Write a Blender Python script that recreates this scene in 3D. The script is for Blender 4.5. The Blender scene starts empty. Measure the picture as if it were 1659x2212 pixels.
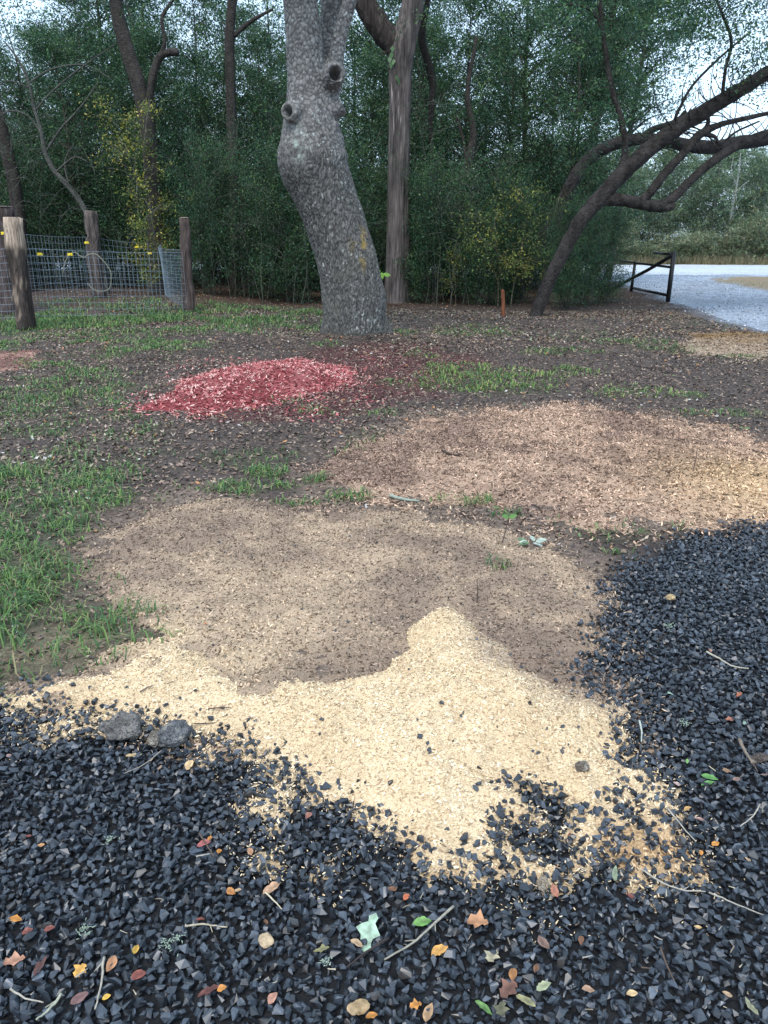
import bpy, math
import numpy as np
from mathutils import Vector

# ------------------------------------------------------------------ camera
W, H, F = 1659.0, 2212.0, 1661.0            # photo measured at 1659 x 2212
CX, CY, HORIZON, EYE = W / 2, H / 2, 520.0, 1.5
TH = math.atan((CY - HORIZON) / F)
scene = bpy.context.scene
COL = scene.collection
cam_d = bpy.data.cameras.new("camera")
cam_d.sensor_fit = 'VERTICAL'
cam_d.angle = 2 * math.atan(CY / F)
cam_d.clip_start = 0.05
cam_d.clip_end = 2000
cam = bpy.data.objects.new("camera", cam_d)
COL.objects.link(cam)
cam.location = (0, 0, EYE)
cam.rotation_euler = (math.pi / 2 - TH, 0, 0)
scene.camera = cam

# ------------------------------------------------------------------ light
SUN_EL, SUN_AZ = math.radians(58), math.radians(200)   # azimuth clockwise from +Y
world = bpy.data.worlds.new("World")
scene.world = world
world.use_nodes = True
wn = world.node_tree
wn.nodes.clear()
w_out = wn.nodes.new("ShaderNodeOutputWorld")
w_bg = wn.nodes.new("ShaderNodeBackground")
w_mix = wn.nodes.new("ShaderNodeMixRGB")
w_sky = wn.nodes.new("ShaderNodeTexSky")
w_sky.sky_type = 'NISHITA'
w_sky.sun_disc = False
w_sky.sun_elevation = SUN_EL
w_sky.sun_rotation = SUN_AZ
w_sky.dust_density = 2.0
w_mix.inputs[0].default_value = 0.62
w_mix.inputs[2].default_value = (6.5, 8.7, 11.0, 1)      # even overcast veil over the blue sky
wn.links.new(w_sky.outputs[0], w_mix.inputs[1])
wn.links.new(w_mix.outputs[0], w_bg.inputs[0])
wn.links.new(w_bg.outputs[0], w_out.inputs[0])
w_bg.inputs[1].default_value = 0.12
sun_d = bpy.data.lights.new("sun", 'SUN')
sun_d.energy = 1.5
sun_d.angle = math.radians(25)
sun_d.color = (1.0, 0.95, 0.88)
sun = bpy.data.objects.new("sun", sun_d)
COL.objects.link(sun)
sun.location = (0, -5, 20)
_sd = Vector((math.sin(SUN_AZ) * math.cos(SUN_EL), math.cos(SUN_AZ) * math.cos(SUN_EL), math.sin(SUN_EL)))
sun.rotation_euler = _sd.to_track_quat('Z', 'Y').to_euler()
vs = scene.view_settings
vs.view_transform = 'Standard'
vs.look = 'None'
vs.gamma = 1.0
vs.use_curve_mapping = False
vs.exposure = 0.93
scene.cycles.max_bounces = 6
scene.cycles.diffuse_bounces = 3
scene.cycles.glossy_bounces = 2
scene.cycles.transmission_bounces = 3
scene.cycles.use_denoising = True

# ------------------------------------------------------------------ helpers: pixels, noise, polygons
CT, ST = math.cos(TH), math.sin(TH)

def ray(px, py):
    a, b = (px - CX) / F, (CY - py) / F
    return np.array([a, b * ST + CT, b * CT - ST])

def G(px, py, z=0.0):
    d = ray(px, py)
    t = (z - EYE) / d[2]
    return np.array([d[0] * t, d[1] * t, z])

def AT(px, py, Y):
    d = ray(px, py)
    t = Y / d[1]
    return np.array([d[0] * t, Y, EYE + d[2] * t])

def wpx(w, Y):                       # width in metres of w pixels at distance Y
    return w * Y / F / CT * 0.985

def R5(x, y): return x * 0.5, 1316.7 + y * 0.5
def R6(x, y): return 829.5 + x * 0.5, 1316.7 + y * 0.5

def _hash(ix, iy, iz, seed):
    n = (ix * 374761393 + iy * 668265263 + iz * 2147483647 + seed * 1274126177) & 0xFFFFFFFF
    n = ((n ^ (n >> 13)) * 1274126177) & 0xFFFFFFFF
    n = ((n ^ (n >> 15)) * 2246822519) & 0xFFFFFFFF
    return ((n ^ (n >> 16)) & 0xFFFFFF) / float(0xFFFFFF)

def vnoise(p, seed=0):
    p = np.asarray(p, float)
    if p.shape[1] == 2:
        p = np.concatenate([p, np.zeros((len(p), 1))], 1)
    i = np.floor(p).astype(np.int64)
    f = p - i
    f = f * f * (3 - 2 * f)
    r = 0
    for dx in (0, 1):
        for dy in (0, 1):
            for dz in (0, 1):
                w = (f[:, 0] if dx else 1 - f[:, 0]) * (f[:, 1] if dy else 1 - f[:, 1]) * (f[:, 2] if dz else 1 - f[:, 2])
                r = r + w * _hash(i[:, 0] + dx, i[:, 1] + dy, i[:, 2] + dz, seed)
    return r * 2 - 1

def fbm(p, octs=4, seed=0, gain=0.5):
    p = np.asarray(p, float)
    r, a, s = 0, 1.0, 0
    for k in range(octs):
        r = r + a * vnoise(p * 2 ** k + 17.3 * k, seed + k)
        s += a
        a *= gain
    return r / s * 1.4

def voronoi(p, seed=0):
    i = np.floor(p).astype(np.int64)
    f1 = np.full(len(p), 9.0); f2 = np.full(len(p), 9.0); cid = np.zeros(len(p))
    for dx in (-1, 0, 1):
        for dy in (-1, 0, 1):
            for dz in (-1, 0, 1):
                a, b, c = i[:, 0] + dx, i[:, 1] + dy, i[:, 2] + dz
                d = np.sqrt((a + _hash(a, b, c, seed) - p[:, 0]) ** 2 + (b + _hash(a, b, c, seed + 7) - p[:, 1]) ** 2 + (c + _hash(a, b, c, seed + 13) - p[:, 2]) ** 2)
                near = d < f1
                f2 = np.where(near, f1, np.minimum(f2, d))
                cid = np.where(near, _hash(a, b, c, seed + 29), cid)
                f1 = np.where(near, d, f1)
    return f1, f2, cid

def gpoly(pts):
    return np.array([G(*p)[:2] for p in pts])

def sdf(p, poly):
    """signed distance, positive inside"""
    p = np.asarray(p, float)[:, :2]
    d = np.full(len(p), 1e9); ins = np.zeros(len(p), bool)
    n = len(poly)
    for k in range(n):
        a, b = poly[k], poly[(k + 1) % n]
        e = b - a
        w = p - a
        t = np.clip((w @ e) / (e @ e + 1e-12), 0, 1)
        q = w - t[:, None] * e
        d = np.minimum(d, (q ** 2).sum(1))
        c = ((a[1] <= p[:, 1]) != (b[1] <= p[:, 1])) & (w[:, 0] < (w[:, 1]) * e[0] / (e[1] if abs(e[1]) > 1e-9 else 1e-9))
        ins ^= c
    d = np.sqrt(d)
    return np.where(ins, d, -d)

def sstep(a, b, x):
    t = np.clip((x - a) / (b - a), 0, 1)
    return t * t * (3 - 2 * t)

def nrm(v):
    return v / (np.linalg.norm(v, axis=-1, keepdims=True) + 1e-9)

# ------------------------------------------------------------------ helpers: meshes, objects, materials
def mesh_np(name, V, faces, col=None, smooth=False, mat=None):
    """faces: list of (n,k) index arrays"""
    me = bpy.data.meshes.new(name)
    V = np.asarray(V, np.float32)
    faces = [np.asarray(f, np.int32) for f in faces if len(f)]
    loops = np.concatenate([f.ravel() for f in faces])
    tot = np.concatenate([np.full(len(f), f.shape[1], np.int32) for f in faces])
    start = np.concatenate([[0], np.cumsum(tot)[:-1]]).astype(np.int32)
    me.vertices.add(len(V)); me.vertices.foreach_set("co", V.ravel())
    me.loops.add(len(loops)); me.loops.foreach_set("vertex_index", loops)
    me.polygons.add(len(tot)); me.polygons.foreach_set("loop_start", start)
    me.polygons.foreach_set("loop_total", tot)
    me.polygons.foreach_set("use_smooth", np.full(len(tot), bool(smooth)))
    me.update(calc_edges=True)
    if col is not None:
        a = me.attributes.new("col", 'FLOAT_COLOR', 'POINT')
        c = np.ones((len(V), 4), np.float32)
        c[:, :3] = col
        a.data.foreach_set("color", c.ravel())
    if mat:
        me.materials.append(mat)
    return me

def obj(name, me, parent=None, loc=None):
    o = bpy.data.objects.new(name, me)
    COL.objects.link(o)
    if parent:
        o.parent = parent
    if loc is not None:
        o.location = loc
    return o

def tag(o, label, cat=None, group=None, kind=None):
    o["label"] = label
    if cat: o["category"] = cat
    if group: o["group"] = group
    if kind: o["kind"] = kind
    return o

def thing(name, label, cat, loc=(0, 0, 0), group=None):
    o = bpy.data.objects.new(name, None)
    o.empty_display_size = 0.2
    COL.objects.link(o)
    o.location = loc
    return tag(o, label, cat, group)

class MB:
    """collects tubes and loose shapes into one mesh"""
    def __init__(s): s.V, s.Q, s.T, s.C, s.n = [], [], [], [], 0
    def add(s, V, Q=None, T=None, C=(1, 1, 1)):
        V = np.asarray(V, float)
        s.V.append(V)
        if Q is not None and len(Q): s.Q.append(np.asarray(Q, int) + s.n)
        if T is not None and len(T): s.T.append(np.asarray(T, int) + s.n)
        c = np.asarray(C, float)
        s.C.append(np.broadcast_to(c, (len(V), 3)) if c.ndim == 1 else c)
        s.n += len(V)
    def tube(s, P, R, n=8, C=(1, 1, 1), cap=True):
        P = np.asarray(P, float); R = np.broadcast_to(np.asarray(R, float), (len(P),))
        t = nrm(np.gradient(P, axis=0))
        ref = np.array([0.0, 1.0, 0.0]) if abs(t[:, 1]).mean() < 0.8 else np.array([1.0, 0, 0])
        u = nrm(np.cross(t, ref)); v = np.cross(t, u)
        a = np.arange(n) * 2 * math.pi / n
        V = P[:, None] + R[:, None, None] * (np.cos(a)[None, :, None] * u[:, None] + np.sin(a)[None, :, None] * v[:, None])
        m = len(P)
        i = np.arange(m - 1)[:, None] * n; j = np.arange(n)[None]; j2 = (j + 1) % n
        Q = np.stack([i + j, i + j2, i + n + j2, i + n + j], -1).reshape(-1, 4)
        V = V.reshape(-1, 3); T = None
        if cap:
            V = np.concatenate([V, P[:1], P[-1:]])
            jj = np.arange(n); k = (jj + 1) % n
            T = np.concatenate([np.stack([np.full(n, m * n), k, jj], 1), np.stack([np.full(n, m * n + 1), (m - 1) * n + jj, (m - 1) * n + k], 1)])
        s.add(V, Q, T, C)
    def box(s, c, d, C=(1, 1, 1)):
        c, d = np.asarray(c, float), np.asarray(d, float) / 2
        V = c + d * np.array([[-1, -1, -1], [1, -1, -1], [1, 1, -1], [-1, 1, -1], [-1, -1, 1], [1, -1, 1], [1, 1, 1], [-1, 1, 1]])
        s.add(V, [[0, 3, 2, 1], [4, 5, 6, 7], [0, 1, 5, 4], [1, 2, 6, 5], [2, 3, 7, 6], [3, 0, 4, 7]], None, C)
    def mesh(s, name, mat, smooth=True):
        f = []
        if s.Q: f.append(np.concatenate(s.Q))
        if s.T: f.append(np.concatenate(s.T))
        return mesh_np(name, np.concatenate(s.V), f, np.concatenate(s.C), smooth, mat)

def smooth_path(P, k=6):
    """Catmull-Rom through the rows of P (any width)"""
    P = np.asarray(P, float)
    Q = np.concatenate([[2 * P[0] - P[1]], P, [2 * P[-1] - P[-2]]])
    out = []
    for i in range(1, len(Q) - 2):
        for t in np.arange(k) / k:
            a, b, c, d = Q[i - 1], Q[i], Q[i + 1], Q[i + 2]
            out.append(0.5 * (2 * b + (c - a) * t + (2 * a - 5 * b + 4 * c - d) * t * t + (3 * b - a - 3 * c + d) * t ** 3))
    out.append(P[-1])
    return np.array(out)

def rot_from(zaxis, ang):
    """rotation matrices whose local z is zaxis, spun by ang about it"""
    z = nrm(zaxis)
    ref = np.where(np.abs(z[:, 2:3]) < 0.95, np.array([[0, 0, 1.0]]), np.array([[1.0, 0, 0]]))
    x = nrm(np.cross(ref, z)); y = np.cross(z, x)
    c, s_ = np.cos(ang)[:, None], np.sin(ang)[:, None]
    return np.stack([x * c + y * s_, y * c - x * s_, z], -1)

def merge_scatter(name, variants, pos, rot, scl, var, col, mat, smooth=False):
    """many small pieces as one mesh; variants: list of (V, faces[k-gons])"""
    Vs, fs, cs, n = [], {}, [], 0
    for k, (V, Fc) in enumerate(variants):
        m = np.where(var == k)[0]
        if not len(m): continue
        P = V[None] * scl[m][:, None, :]
        P = np.einsum('nij,nvj->nvi', rot[m], P) + pos[m][:, None]
        Vs.append(P.reshape(-1, 3))
        cs.append(np.repeat(col[m], len(V), 0))
        for f in Fc:
            f = np.asarray(f)
            idx = (f[None] + (np.arange(len(m)) * len(V))[:, None, None]).reshape(-1, f.shape[1]) + n
            fs.setdefault(f.shape[1], []).append(idx)
        n += len(m) * len(V)
    return mesh_np(name, np.concatenate(Vs), [np.concatenate(v) for v in fs.values()], np.concatenate(cs), smooth, mat)

def mat_new(name, base=None, rough=0.8, spec=0.3, noise=None, bump=None, transl=0.0, metal=0.0, stretch=None):
    """colour = attribute 'col' (or base) times procedural noise; noise/bump = list of (scale, amount)"""
    m = bpy.data.materials.new(name)
    m.use_nodes = True
    nt = m.node_tree; N = nt.nodes; L = nt.links
    bs = N["Principled BSDF"]
    bs.inputs["Roughness"].default_value = rough
    bs.inputs["Specular IOR Level"].default_value = spec
    bs.inputs["Metallic"].default_value = metal
    if base is None:
        a = N.new("ShaderNodeAttribute"); a.attribute_name = "col"
        c = a.outputs["Color"]
    else:
        r = N.new("ShaderNodeRGB"); r.outputs[0].default_value = (*base, 1)
        c = r.outputs[0]
    tc = N.new("ShaderNodeTexCoord")
    vec = tc.outputs["Object"]
    if stretch:
        mp_ = N.new("ShaderNodeMapping"); mp_.inputs["Scale"].default_value = stretch
        L.new(vec, mp_.inputs["Vector"]); vec = mp_.outputs[0]
    for sc, amt in noise or []:
        t = N.new("ShaderNodeTexNoise"); t.inputs["Scale"].default_value = sc; t.inputs["Detail"].default_value = 4
        L.new(vec, t.inputs["Vector"])
        mr = N.new("ShaderNodeMapRange")
        mr.inputs[1].default_value = 0.3; mr.inputs[2].default_value = 0.7
        mr.inputs[3].default_value = 1 - amt; mr.inputs[4].default_value = 1 + amt
        L.new(t.outputs["Fac"], mr.inputs[0])
        mx = N.new("ShaderNodeMixRGB"); mx.blend_type = 'MULTIPLY'; mx.inputs[0].default_value = 1
        L.new(c, mx.inputs[1]); L.new(mr.outputs[0], mx.inputs[2])
        c = mx.outputs[0]
    L.new(c, bs.inputs["Base Color"])
    prev = None
    for sc, dist in bump or []:
        t = N.new("ShaderNodeTexNoise"); t.inputs["Scale"].default_value = sc; t.inputs["Detail"].default_value = 5
        L.new(vec, t.inputs["Vector"])
        b = N.new("ShaderNodeBump"); b.inputs["Distance"].default_value = dist; b.inputs["Strength"].default_value = 1
        L.new(t.outputs["Fac"], b.inputs["Height"])
        if prev: L.new(prev, b.inputs["Normal"])
        prev = b.outputs[0]
    if prev: L.new(prev, bs.inputs["Normal"])
    if transl:
        o = N["Material Output"]
        tr = N.new("ShaderNodeBsdfTranslucent")
        L.new(c, tr.inputs["Color"])
        mx = N.new("ShaderNodeMixShader"); mx.inputs[0].default_value = transl
        L.new(bs.outputs[0], mx.inputs[1]); L.new(tr.outputs[0], mx.inputs[2])
        L.new(mx.outputs[0], o.inputs["Surface"])
    return m

M_GROUND = mat_new("ground_soil", rough=0.9, spec=0.2, noise=[(3, .18), (22, .35), (90, .35)], bump=[(14, .03), (70, .012)])
M_SAW = mat_new("sawdust", rough=0.95, spec=0.1, noise=[(9, .12), (160, .3)], bump=[(60, .008), (220, .004)])
M_FLAKE = mat_new("wood_flakes", rough=0.9, spec=0.15)
M_STONE = mat_new("crushed_stone", rough=0.38, spec=0.55, noise=[(120, .3)])
M_ROCK = mat_new("field_rock", rough=0.85, spec=0.3, noise=[(14, .35), (70, .35)], bump=[(30, .03), (120, .010)])
M_LITTER = mat_new("leaf_litter", rough=0.55, spec=0.4, noise=[(60, .15)])
M_LEAFDRY = mat_new("fallen_leaf", rough=0.5, spec=0.4, noise=[(70, .35)], bump=[(90, .002)], transl=.15)
M_GRASS = mat_new("grass_blades", rough=0.5, spec=0.3, transl=.3)
M_LEAF = mat_new("tree_leaves", rough=0.45, spec=0.28, transl=.30)
M_BARK = mat_new("bark", rough=0.9, spec=0.15, noise=[(7, .2), (45, .3)], bump=[(20, .07), (75, .03)])
M_CEDAR = mat_new("cedar_bark", rough=0.9, spec=0.15, noise=[(9, .35), (28, .45)], bump=[(16, .08), (45, .03)], stretch=(1, 1, .07))
M_OAK = mat_new("oak_bark", rough=0.88, spec=0.2, noise=[(30, .15), (120, .2)], bump=[(90, .006), (260, .003)])
M_WOOD = mat_new("weathered_post_wood", rough=0.9, spec=0.15, noise=[(14, .35), (45, .4)], bump=[(18, .05), (60, .02)], stretch=(1, 1, .10))
M_TWIG = mat_new("dead_twig", rough=0.85, spec=0.2, noise=[(80, .25)], bump=[(150, .002)])
M_WIRE = mat_new("galvanised_wire", base=(.27, .33, .38), rough=0.45, spec=.5, metal=.4, noise=[(20, .15)])
M_PIPE = mat_new("black_painted_pipe", base=(.012, .012, .013), rough=0.45, spec=.4, noise=[(15, .2)])
M_YELLOW = mat_new("yellow_plastic", base=(.80, .62, .04), rough=0.45, spec=.4, noise=[(30, .08)])
RNG = np.random.default_rng(11)

# ------------------------------------------------------------------ zones of the ground
FRESH = gpoly([(-40, 1520), (40, 1500), (130, 1478), (250, 1440), (330, 1400), (400, 1400), (455, 1430), (490, 1478), (560, 1496), (640, 1486), (700, 1494), (760, 1480), (800, 1476), (862, 1448),
               (912, 1424), (900, 1390), (932, 1376), (955, 1345), (985, 1352), (1010, 1385), (1075, 1408), (1100, 1465), (1180, 1500), (1230, 1530), (1330, 1540), (1345, 1640), (1400, 1700), (1440, 1760),
               (1490, 1850), (1500, 1885), (1455, 1875), (1405, 1800), (1365, 1760), (1372, 1850), (1340, 1880), (1230, 1885), (1180, 1935), (1100, 1890),
               (1000, 1890), (930, 1860), (860, 1800), (800, 1770), (735, 1740), (720, 1800), (700, 1880), (680, 1790), (640, 1700), (615, 1780), (600, 1850), (575, 1760),
               (545, 1640), (500, 1590), (410, 1560), (300, 1570), (150, 1565), (20, 1545)])
OLD = gpoly([(205, 1170), (330, 1105), (480, 1078), (620, 1092), (800, 1098), (960, 1110), (1080, 1135), (1180, 1170), (1260, 1240), (1330, 1300),
             (1310, 1400), (1335, 1500), (1330, 1600), (1200, 1640), (800, 1640), (500, 1590), (300, 1560), (100, 1540), (60, 1490), (230, 1440), (330, 1370), (270, 1290), (215, 1230)])
TAN = gpoly([(700, 1040), (800, 955), (900, 905), (1000, 888), (1200, 882), (1400, 905), (1540, 935), (1700, 970), (2000, 1000), (2000, 1120), (1700, 1132), (1500, 1138),
             (1320, 1128), (1180, 1112), (1020, 1092), (860, 1078), (740, 1070)])
TANFAR = gpoly([(1455, 732), (1530, 722), (1700, 722), (1900, 735), (1850, 775), (1650, 778), (1540, 770), (1470, 752)])
REDM = gpoly([(300, 888), (360, 850), (420, 818), (520, 790), (640, 782), (760, 800), (775, 822), (690, 850), (560, 870), (430, 893)])
PINK = gpoly([(-200, 760), (0, 742), (80, 760), (110, 790), (60, 808), (-200, 815)])
REDHALO = gpoly([(420, 900), (700, 760), (900, 750), (1050, 790), (900, 850), (700, 900)])
GRAVEL = np.concatenate([gpoly([(-900, 1530), (0, 1522), (300, 1545), (600, 1620), (900, 1640), (1180, 1560), (1270, 1400), (1295, 1300), (1390, 1210), (1480, 1155), (1700, 1138), (2600, 1142)]),
                         np.array([[5, 0.9], [1.8, 0.5], [-1.8, 0.5], [-4, 1.2]])])
DRIVE = np.concatenate([gpoly([(1250, 596), (1340, 610), (1400, 632), (1470, 655), (1560, 692), (1659, 716), (1800, 760)]), np.array([[30, 14], [40, 30], [40, 46], [8, 46]])])
ISLAND = gpoly([(1520, 600), (1600, 594), (1750, 594), (1750, 640), (1659, 628), (1580, 612)])

def gh(x, y):
    p = np.stack([x, y], 1)
    h = 0.03 * fbm(p * 0.35, 3, 5) * sstep(2, 9, y)
    h = h + 0.012 * fbm(p * 2.2, 3, 9)
    h = h + 0.22 * sstep(15.5, 19, y) * sstep(-2, -5, x)
    h = h + 0.10 * np.exp(-((x + 0.55) ** 2 + (y - 12.6) ** 2) / 1.6)
    h = h - 0.04 * sstep(-.1, .3, sdf(p, DRIVE)) - 0.015 * sstep(-.1, .2, sdf(p, GRAVEL))
    return h

def gz(x, y):
    return float(gh(np.array([x], float), np.array([y], float))[0])

def onground(px, py):
    p = G(px, py)
    for _ in range(3):
        p = G(px, py, gz(p[0], p[1]))
    return p

def axis_grid(a, b, step, lo, hi, g):
    c = list(np.arange(a, b, step)); s = step
    while c[-1] < hi:
        s *= g; c.append(c[-1] + s)
    s = step; c = c[::-1]
    while c[-1] > lo:
        s *= g; c.append(c[-1] - s)
    return np.array(c[::-1])

gx = axis_grid(-4.5, 4.5, 0.06, -160, 160, 1.05)
gy = axis_grid(0.8, 12, 0.06, -40, 260, 1.04)
X, Y = np.meshgrid(gx, gy)
xf, yf = X.ravel(), Y.ravel()
gp = np.stack([xf, yf], 1)
gcol = np.tile(np.array([.070, .054, .047]), (len(xf), 1))
n1 = fbm(gp * 0.9, 4, 21); n2 = fbm(gp * 3.1, 4, 33)
def paint(mask, c):
    global gcol
    mask = np.clip(mask, 0, 1)[:, None]
    gcol = gcol * (1 - mask) + np.array(c) * mask
paint(sstep(.0, .8, n1 + .4 * n2) * .8, (.095, .072, .058))
paint(sstep(.2, .9, fbm(gp * 1.7, 4, 44)) * .7, (.038, .028, .025))
paint(sstep(-.4, .1, sdf(gp, REDHALO) + .3 * n2) * .75, (.085, .030, .030))
def patchy_grass(p):
    """0..1 how much grass grows here"""
    x, y = p[:, 0], p[:, 1]
    nn = fbm(p * 1.1, 4, 71); nf = fbm(p * 4.0, 3, 77)
    left = sstep(-.9, -2.6, x + .12 * (y - 5)) * sstep(1.9, 2.4, y) * sstep(15.5, 12.5, y)
    d = sstep(-.05, .55, nn + .35 * nf + .55 * left - .35) * left
    nearleft = sdf(p, gpoly([(-300, 1530), (-50, 1525), (60, 1500), (215, 1445), (345, 1385), (365, 1320), (230, 1260), (190, 1170), (300, 1090), (500, 1040), (620, 1050), (560, 1085), (400, 1060), (150, 1050), (-300, 1060)]))
    d = np.maximum(d, sstep(-.1, .22, nearleft + .22 * nf + .16 * nn - .06) * .9)
    band = sstep(12.2, 13.8, y) * sstep(19.5, 16.5, y) * sstep(-.2, -1.2, x - .5)
    d = np.maximum(d, band * sstep(-.35, .25, nn + .3 * nf + .15))
    for cx_, cy_, rx, ry, s in GRASS_SPOTS:
        c = G(cx_, cy_)
        e = 1 - ((x - c[0]) / rx) ** 2 - ((y - c[1]) / ry) ** 2
        d = np.maximum(d, sstep(0, .6, e + .55 * nf) * s)
    for pl in (FRESH, OLD, TAN):
        d = d * (1 - sstep(-.02, .12, sdf(p, pl) + .05 * nf))
    d = d * (1 - sstep(-.1, .05, sdf(p, REDM))) * (1 - sstep(-.05, .1, sdf(p, GRAVEL)))
    for cx_, cy_, rx, ry, s in GRASS_ISLES:
        c = G(cx_, cy_)
        e = 1 - ((x - c[0]) / rx) ** 2 - ((y - c[1]) / ry) ** 2
        d = np.maximum(d, sstep(0, .6, e + .4 * nf) * s)
    return d
GRASS_SPOTS = [(1050, 822, 1.0, 1.0, 1.0), (1000, 800, .5, .6, .8), (860, 830, .28, .4, .7), (1200, 760, .7, .5, .6), (1240, 805, .35, .4, .7), (1380, 850, .7, .45, .7),
               (1570, 895, .5, .25, .6), (790, 948, .16, .35, .7), (745, 972, .16, .2, .6), (540, 990, .45, .3, .6), (620, 862, .22, .22, .6), (710, 752, .35, .4, .6), (860, 725, .5, .8, .6),
               (905, 770, .3, .4, .5), (1020, 715, .9, 1.2, .55), (1330, 730, 1.1, 1.2, .5), (1450, 755, .5, .6, .6), (1600, 772, .5, .25, .6), (700, 885, .25, .25, .5), (810, 892, .3, .2, .4),
               (1600, 610, 3, 3, .6), (1500, 700, 1.2, 1.5, .4), (575, 1020, .16, .12, .9), (680, 1035, .10, .12, .9), (640, 1085, .3, .1, .5), (560, 1050, .3, .12, .8)]
GRASS_ISLES = [(760, 1072, .20, .09, .9), (1000, 1082, .22, .10, .95), (1100, 1112, .10, .07, .7), (1068, 1235, .07, .06, .7), (1330, 1155, .28, .14, .5), (1480, 1142, .10, .06, .8),
               (1215, 1130, .08, .06, .6), (1340, 1190, .10, .08, .35), (270, 1340, .13, .10, .9), (240, 1390, .18, .12, .8), (40, 1450, .2, .10, .95), (150, 1430, .2, .10, .8), (300, 1385, .14, .08, .5), (640, 862, .12, .10, .9), (600, 862, .1, .1, .9)]
spill = sdf(gp, gpoly([(-200, 1500), (60, 1480), (250, 1430), (360, 1360), (300, 1300), (100, 1380), (-200, 1400)]))
paint(sstep(-.12, .15, spill + .15 * n2) * .75, (.26, .19, .125))
mar = np.maximum(sdf(gp, OLD), sdf(gp, TAN))
paint(sstep(-.42, -.02, mar + .22 * n2) * .8, (.165, .122, .094))
gd = patchy_grass(gp)
paint(gd * .5, (.050, .058, .028))
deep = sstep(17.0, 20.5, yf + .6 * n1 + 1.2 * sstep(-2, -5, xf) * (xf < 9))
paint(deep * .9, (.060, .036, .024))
sg = sdf(gp, GRAVEL)
paint(sstep(-.12, .05, sg + .06 * n2), (.014, .015, .017))
sdv = sdf(gp, DRIVE)
paint(sstep(-.6, .8, sdv + .5 * n1), (.22, .25, .30))
paint(sstep(-.5, .5, sdf(gp, ISLAND) + .5 * n1), (.20, .155, .10))
paint(sstep(38.0, 39.0, yf + .4 * n1) * sstep(55, 52.5, yf), (.40, .43, .46))
paint(sstep(52, 53.5, yf + .4 * n1), (.14, .115, .06))
Vg = np.stack([xf, yf, gh(xf, yf)], 1)
nx, ny = len(gx), len(gy)
ii = (np.arange(ny - 1)[:, None] * nx + np.arange(nx - 1)[None]).ravel()
ground = obj("ground", mesh_np("ground", Vg, [np.stack([ii, ii + 1, ii + nx + 1, ii + nx], 1)], gcol, True, M_GROUND))
tag(ground, "dark bare soil yard running back under the woods", kind="structure")

# ------------------------------------------------------------------ sawdust and mulch sheets
def T_fresh(p):
    s = sdf(p, FRESH)
    nf = fbm(p * 9, 3, 101); nm = fbm(p * 3, 3, 103); ng = fbm(p * 26, 2, 107)
    fr = sstep(2.45, 2.2, p[:, 1])
    t = np.where(fr > .5, np.clip((s + .05) * .24, -.06, .05), np.clip((s + .02) * .5, -.06, .05)) + .014 * nm + .016 * nf * (.7 + .3 * fr) + .011 * ng - .004
    pk = G(960, 1375); t = t + .085 * np.exp(-(((p[:, 0] - pk[0]) / .20) ** 2 + ((p[:, 1] - pk[1]) / .20) ** 2)) * (s > -.05)
    c = G(1000, 1560); t = t + .07 * np.exp(-(((p[:, 0] - c[0]) / .42) ** 2 + ((p[:, 1] - c[1]) / .34) ** 2))
    for q, w, dpt in (((1110, 1700), .11, .075), ((1170, 1770), .14, .07), ((690, 1790), .12, .06), ((640, 1650), .14, .04), ((1230, 1800), .10, .05), ((1300, 1640), .10, .035), ((1060, 1810), .1, .04), ((1340, 1730), .07, .05)):
        c = G(*q); t = t - dpt * np.exp(-((p[:, 0] - c[0]) ** 2 + (p[:, 1] - c[1]) ** 2) / w ** 2) * (.7 + .6 * nf)
    return t
def T_old(p):
    s = sdf(p, OLD)
    nm = fbm(p * 2.2, 3, 111); nf = fbm(p * 8, 3, 113)
    t = np.clip((s + .04) * .13, -.05, .03) + .014 * nm + .014 * nf + .008 * fbm(p * 22, 2, 117) - .004
    c = G(720, 1450); t = t - .022 * np.exp(-(((p[:, 0] - c[0]) / .32) ** 2 + ((p[:, 1] - c[1]) / .20) ** 2))
    return t
def T_tan(p):
    s = sdf(p, TAN)
    return np.clip((s + .1) * .06, -.05, .05) + .018 * fbm(p * 1.7, 3, 121) + .016 * fbm(p * 6, 3, 123) + .008 * fbm(p * 15, 2, 125) - .006
def T_tanfar(p):
    return np.clip(sdf(p, TANFAR) * .05, -.05, .05) + .035 * fbm(p * 1.5, 4, 131) - .006
def T_red(p):
    s = sdf(p, REDM)
    c = G(610, 850)
    t = np.clip((s + .05) * .22, -.05, .10) + .13 * np.exp(-(((p[:, 0] - c[0]) / .75) ** 2 + ((p[:, 1] - c[1] - .2) / .6) ** 2)) * sstep(0, .3, s)
    return t + .03 * fbm(p * 3, 3, 141) + .022 * fbm(p * 9, 2, 143) - .01
def T_pink(p):
    return np.clip(sdf(p, PINK) * .06, -.04, .03) + .02 * fbm(p * 2, 3, 151) - .01

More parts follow.
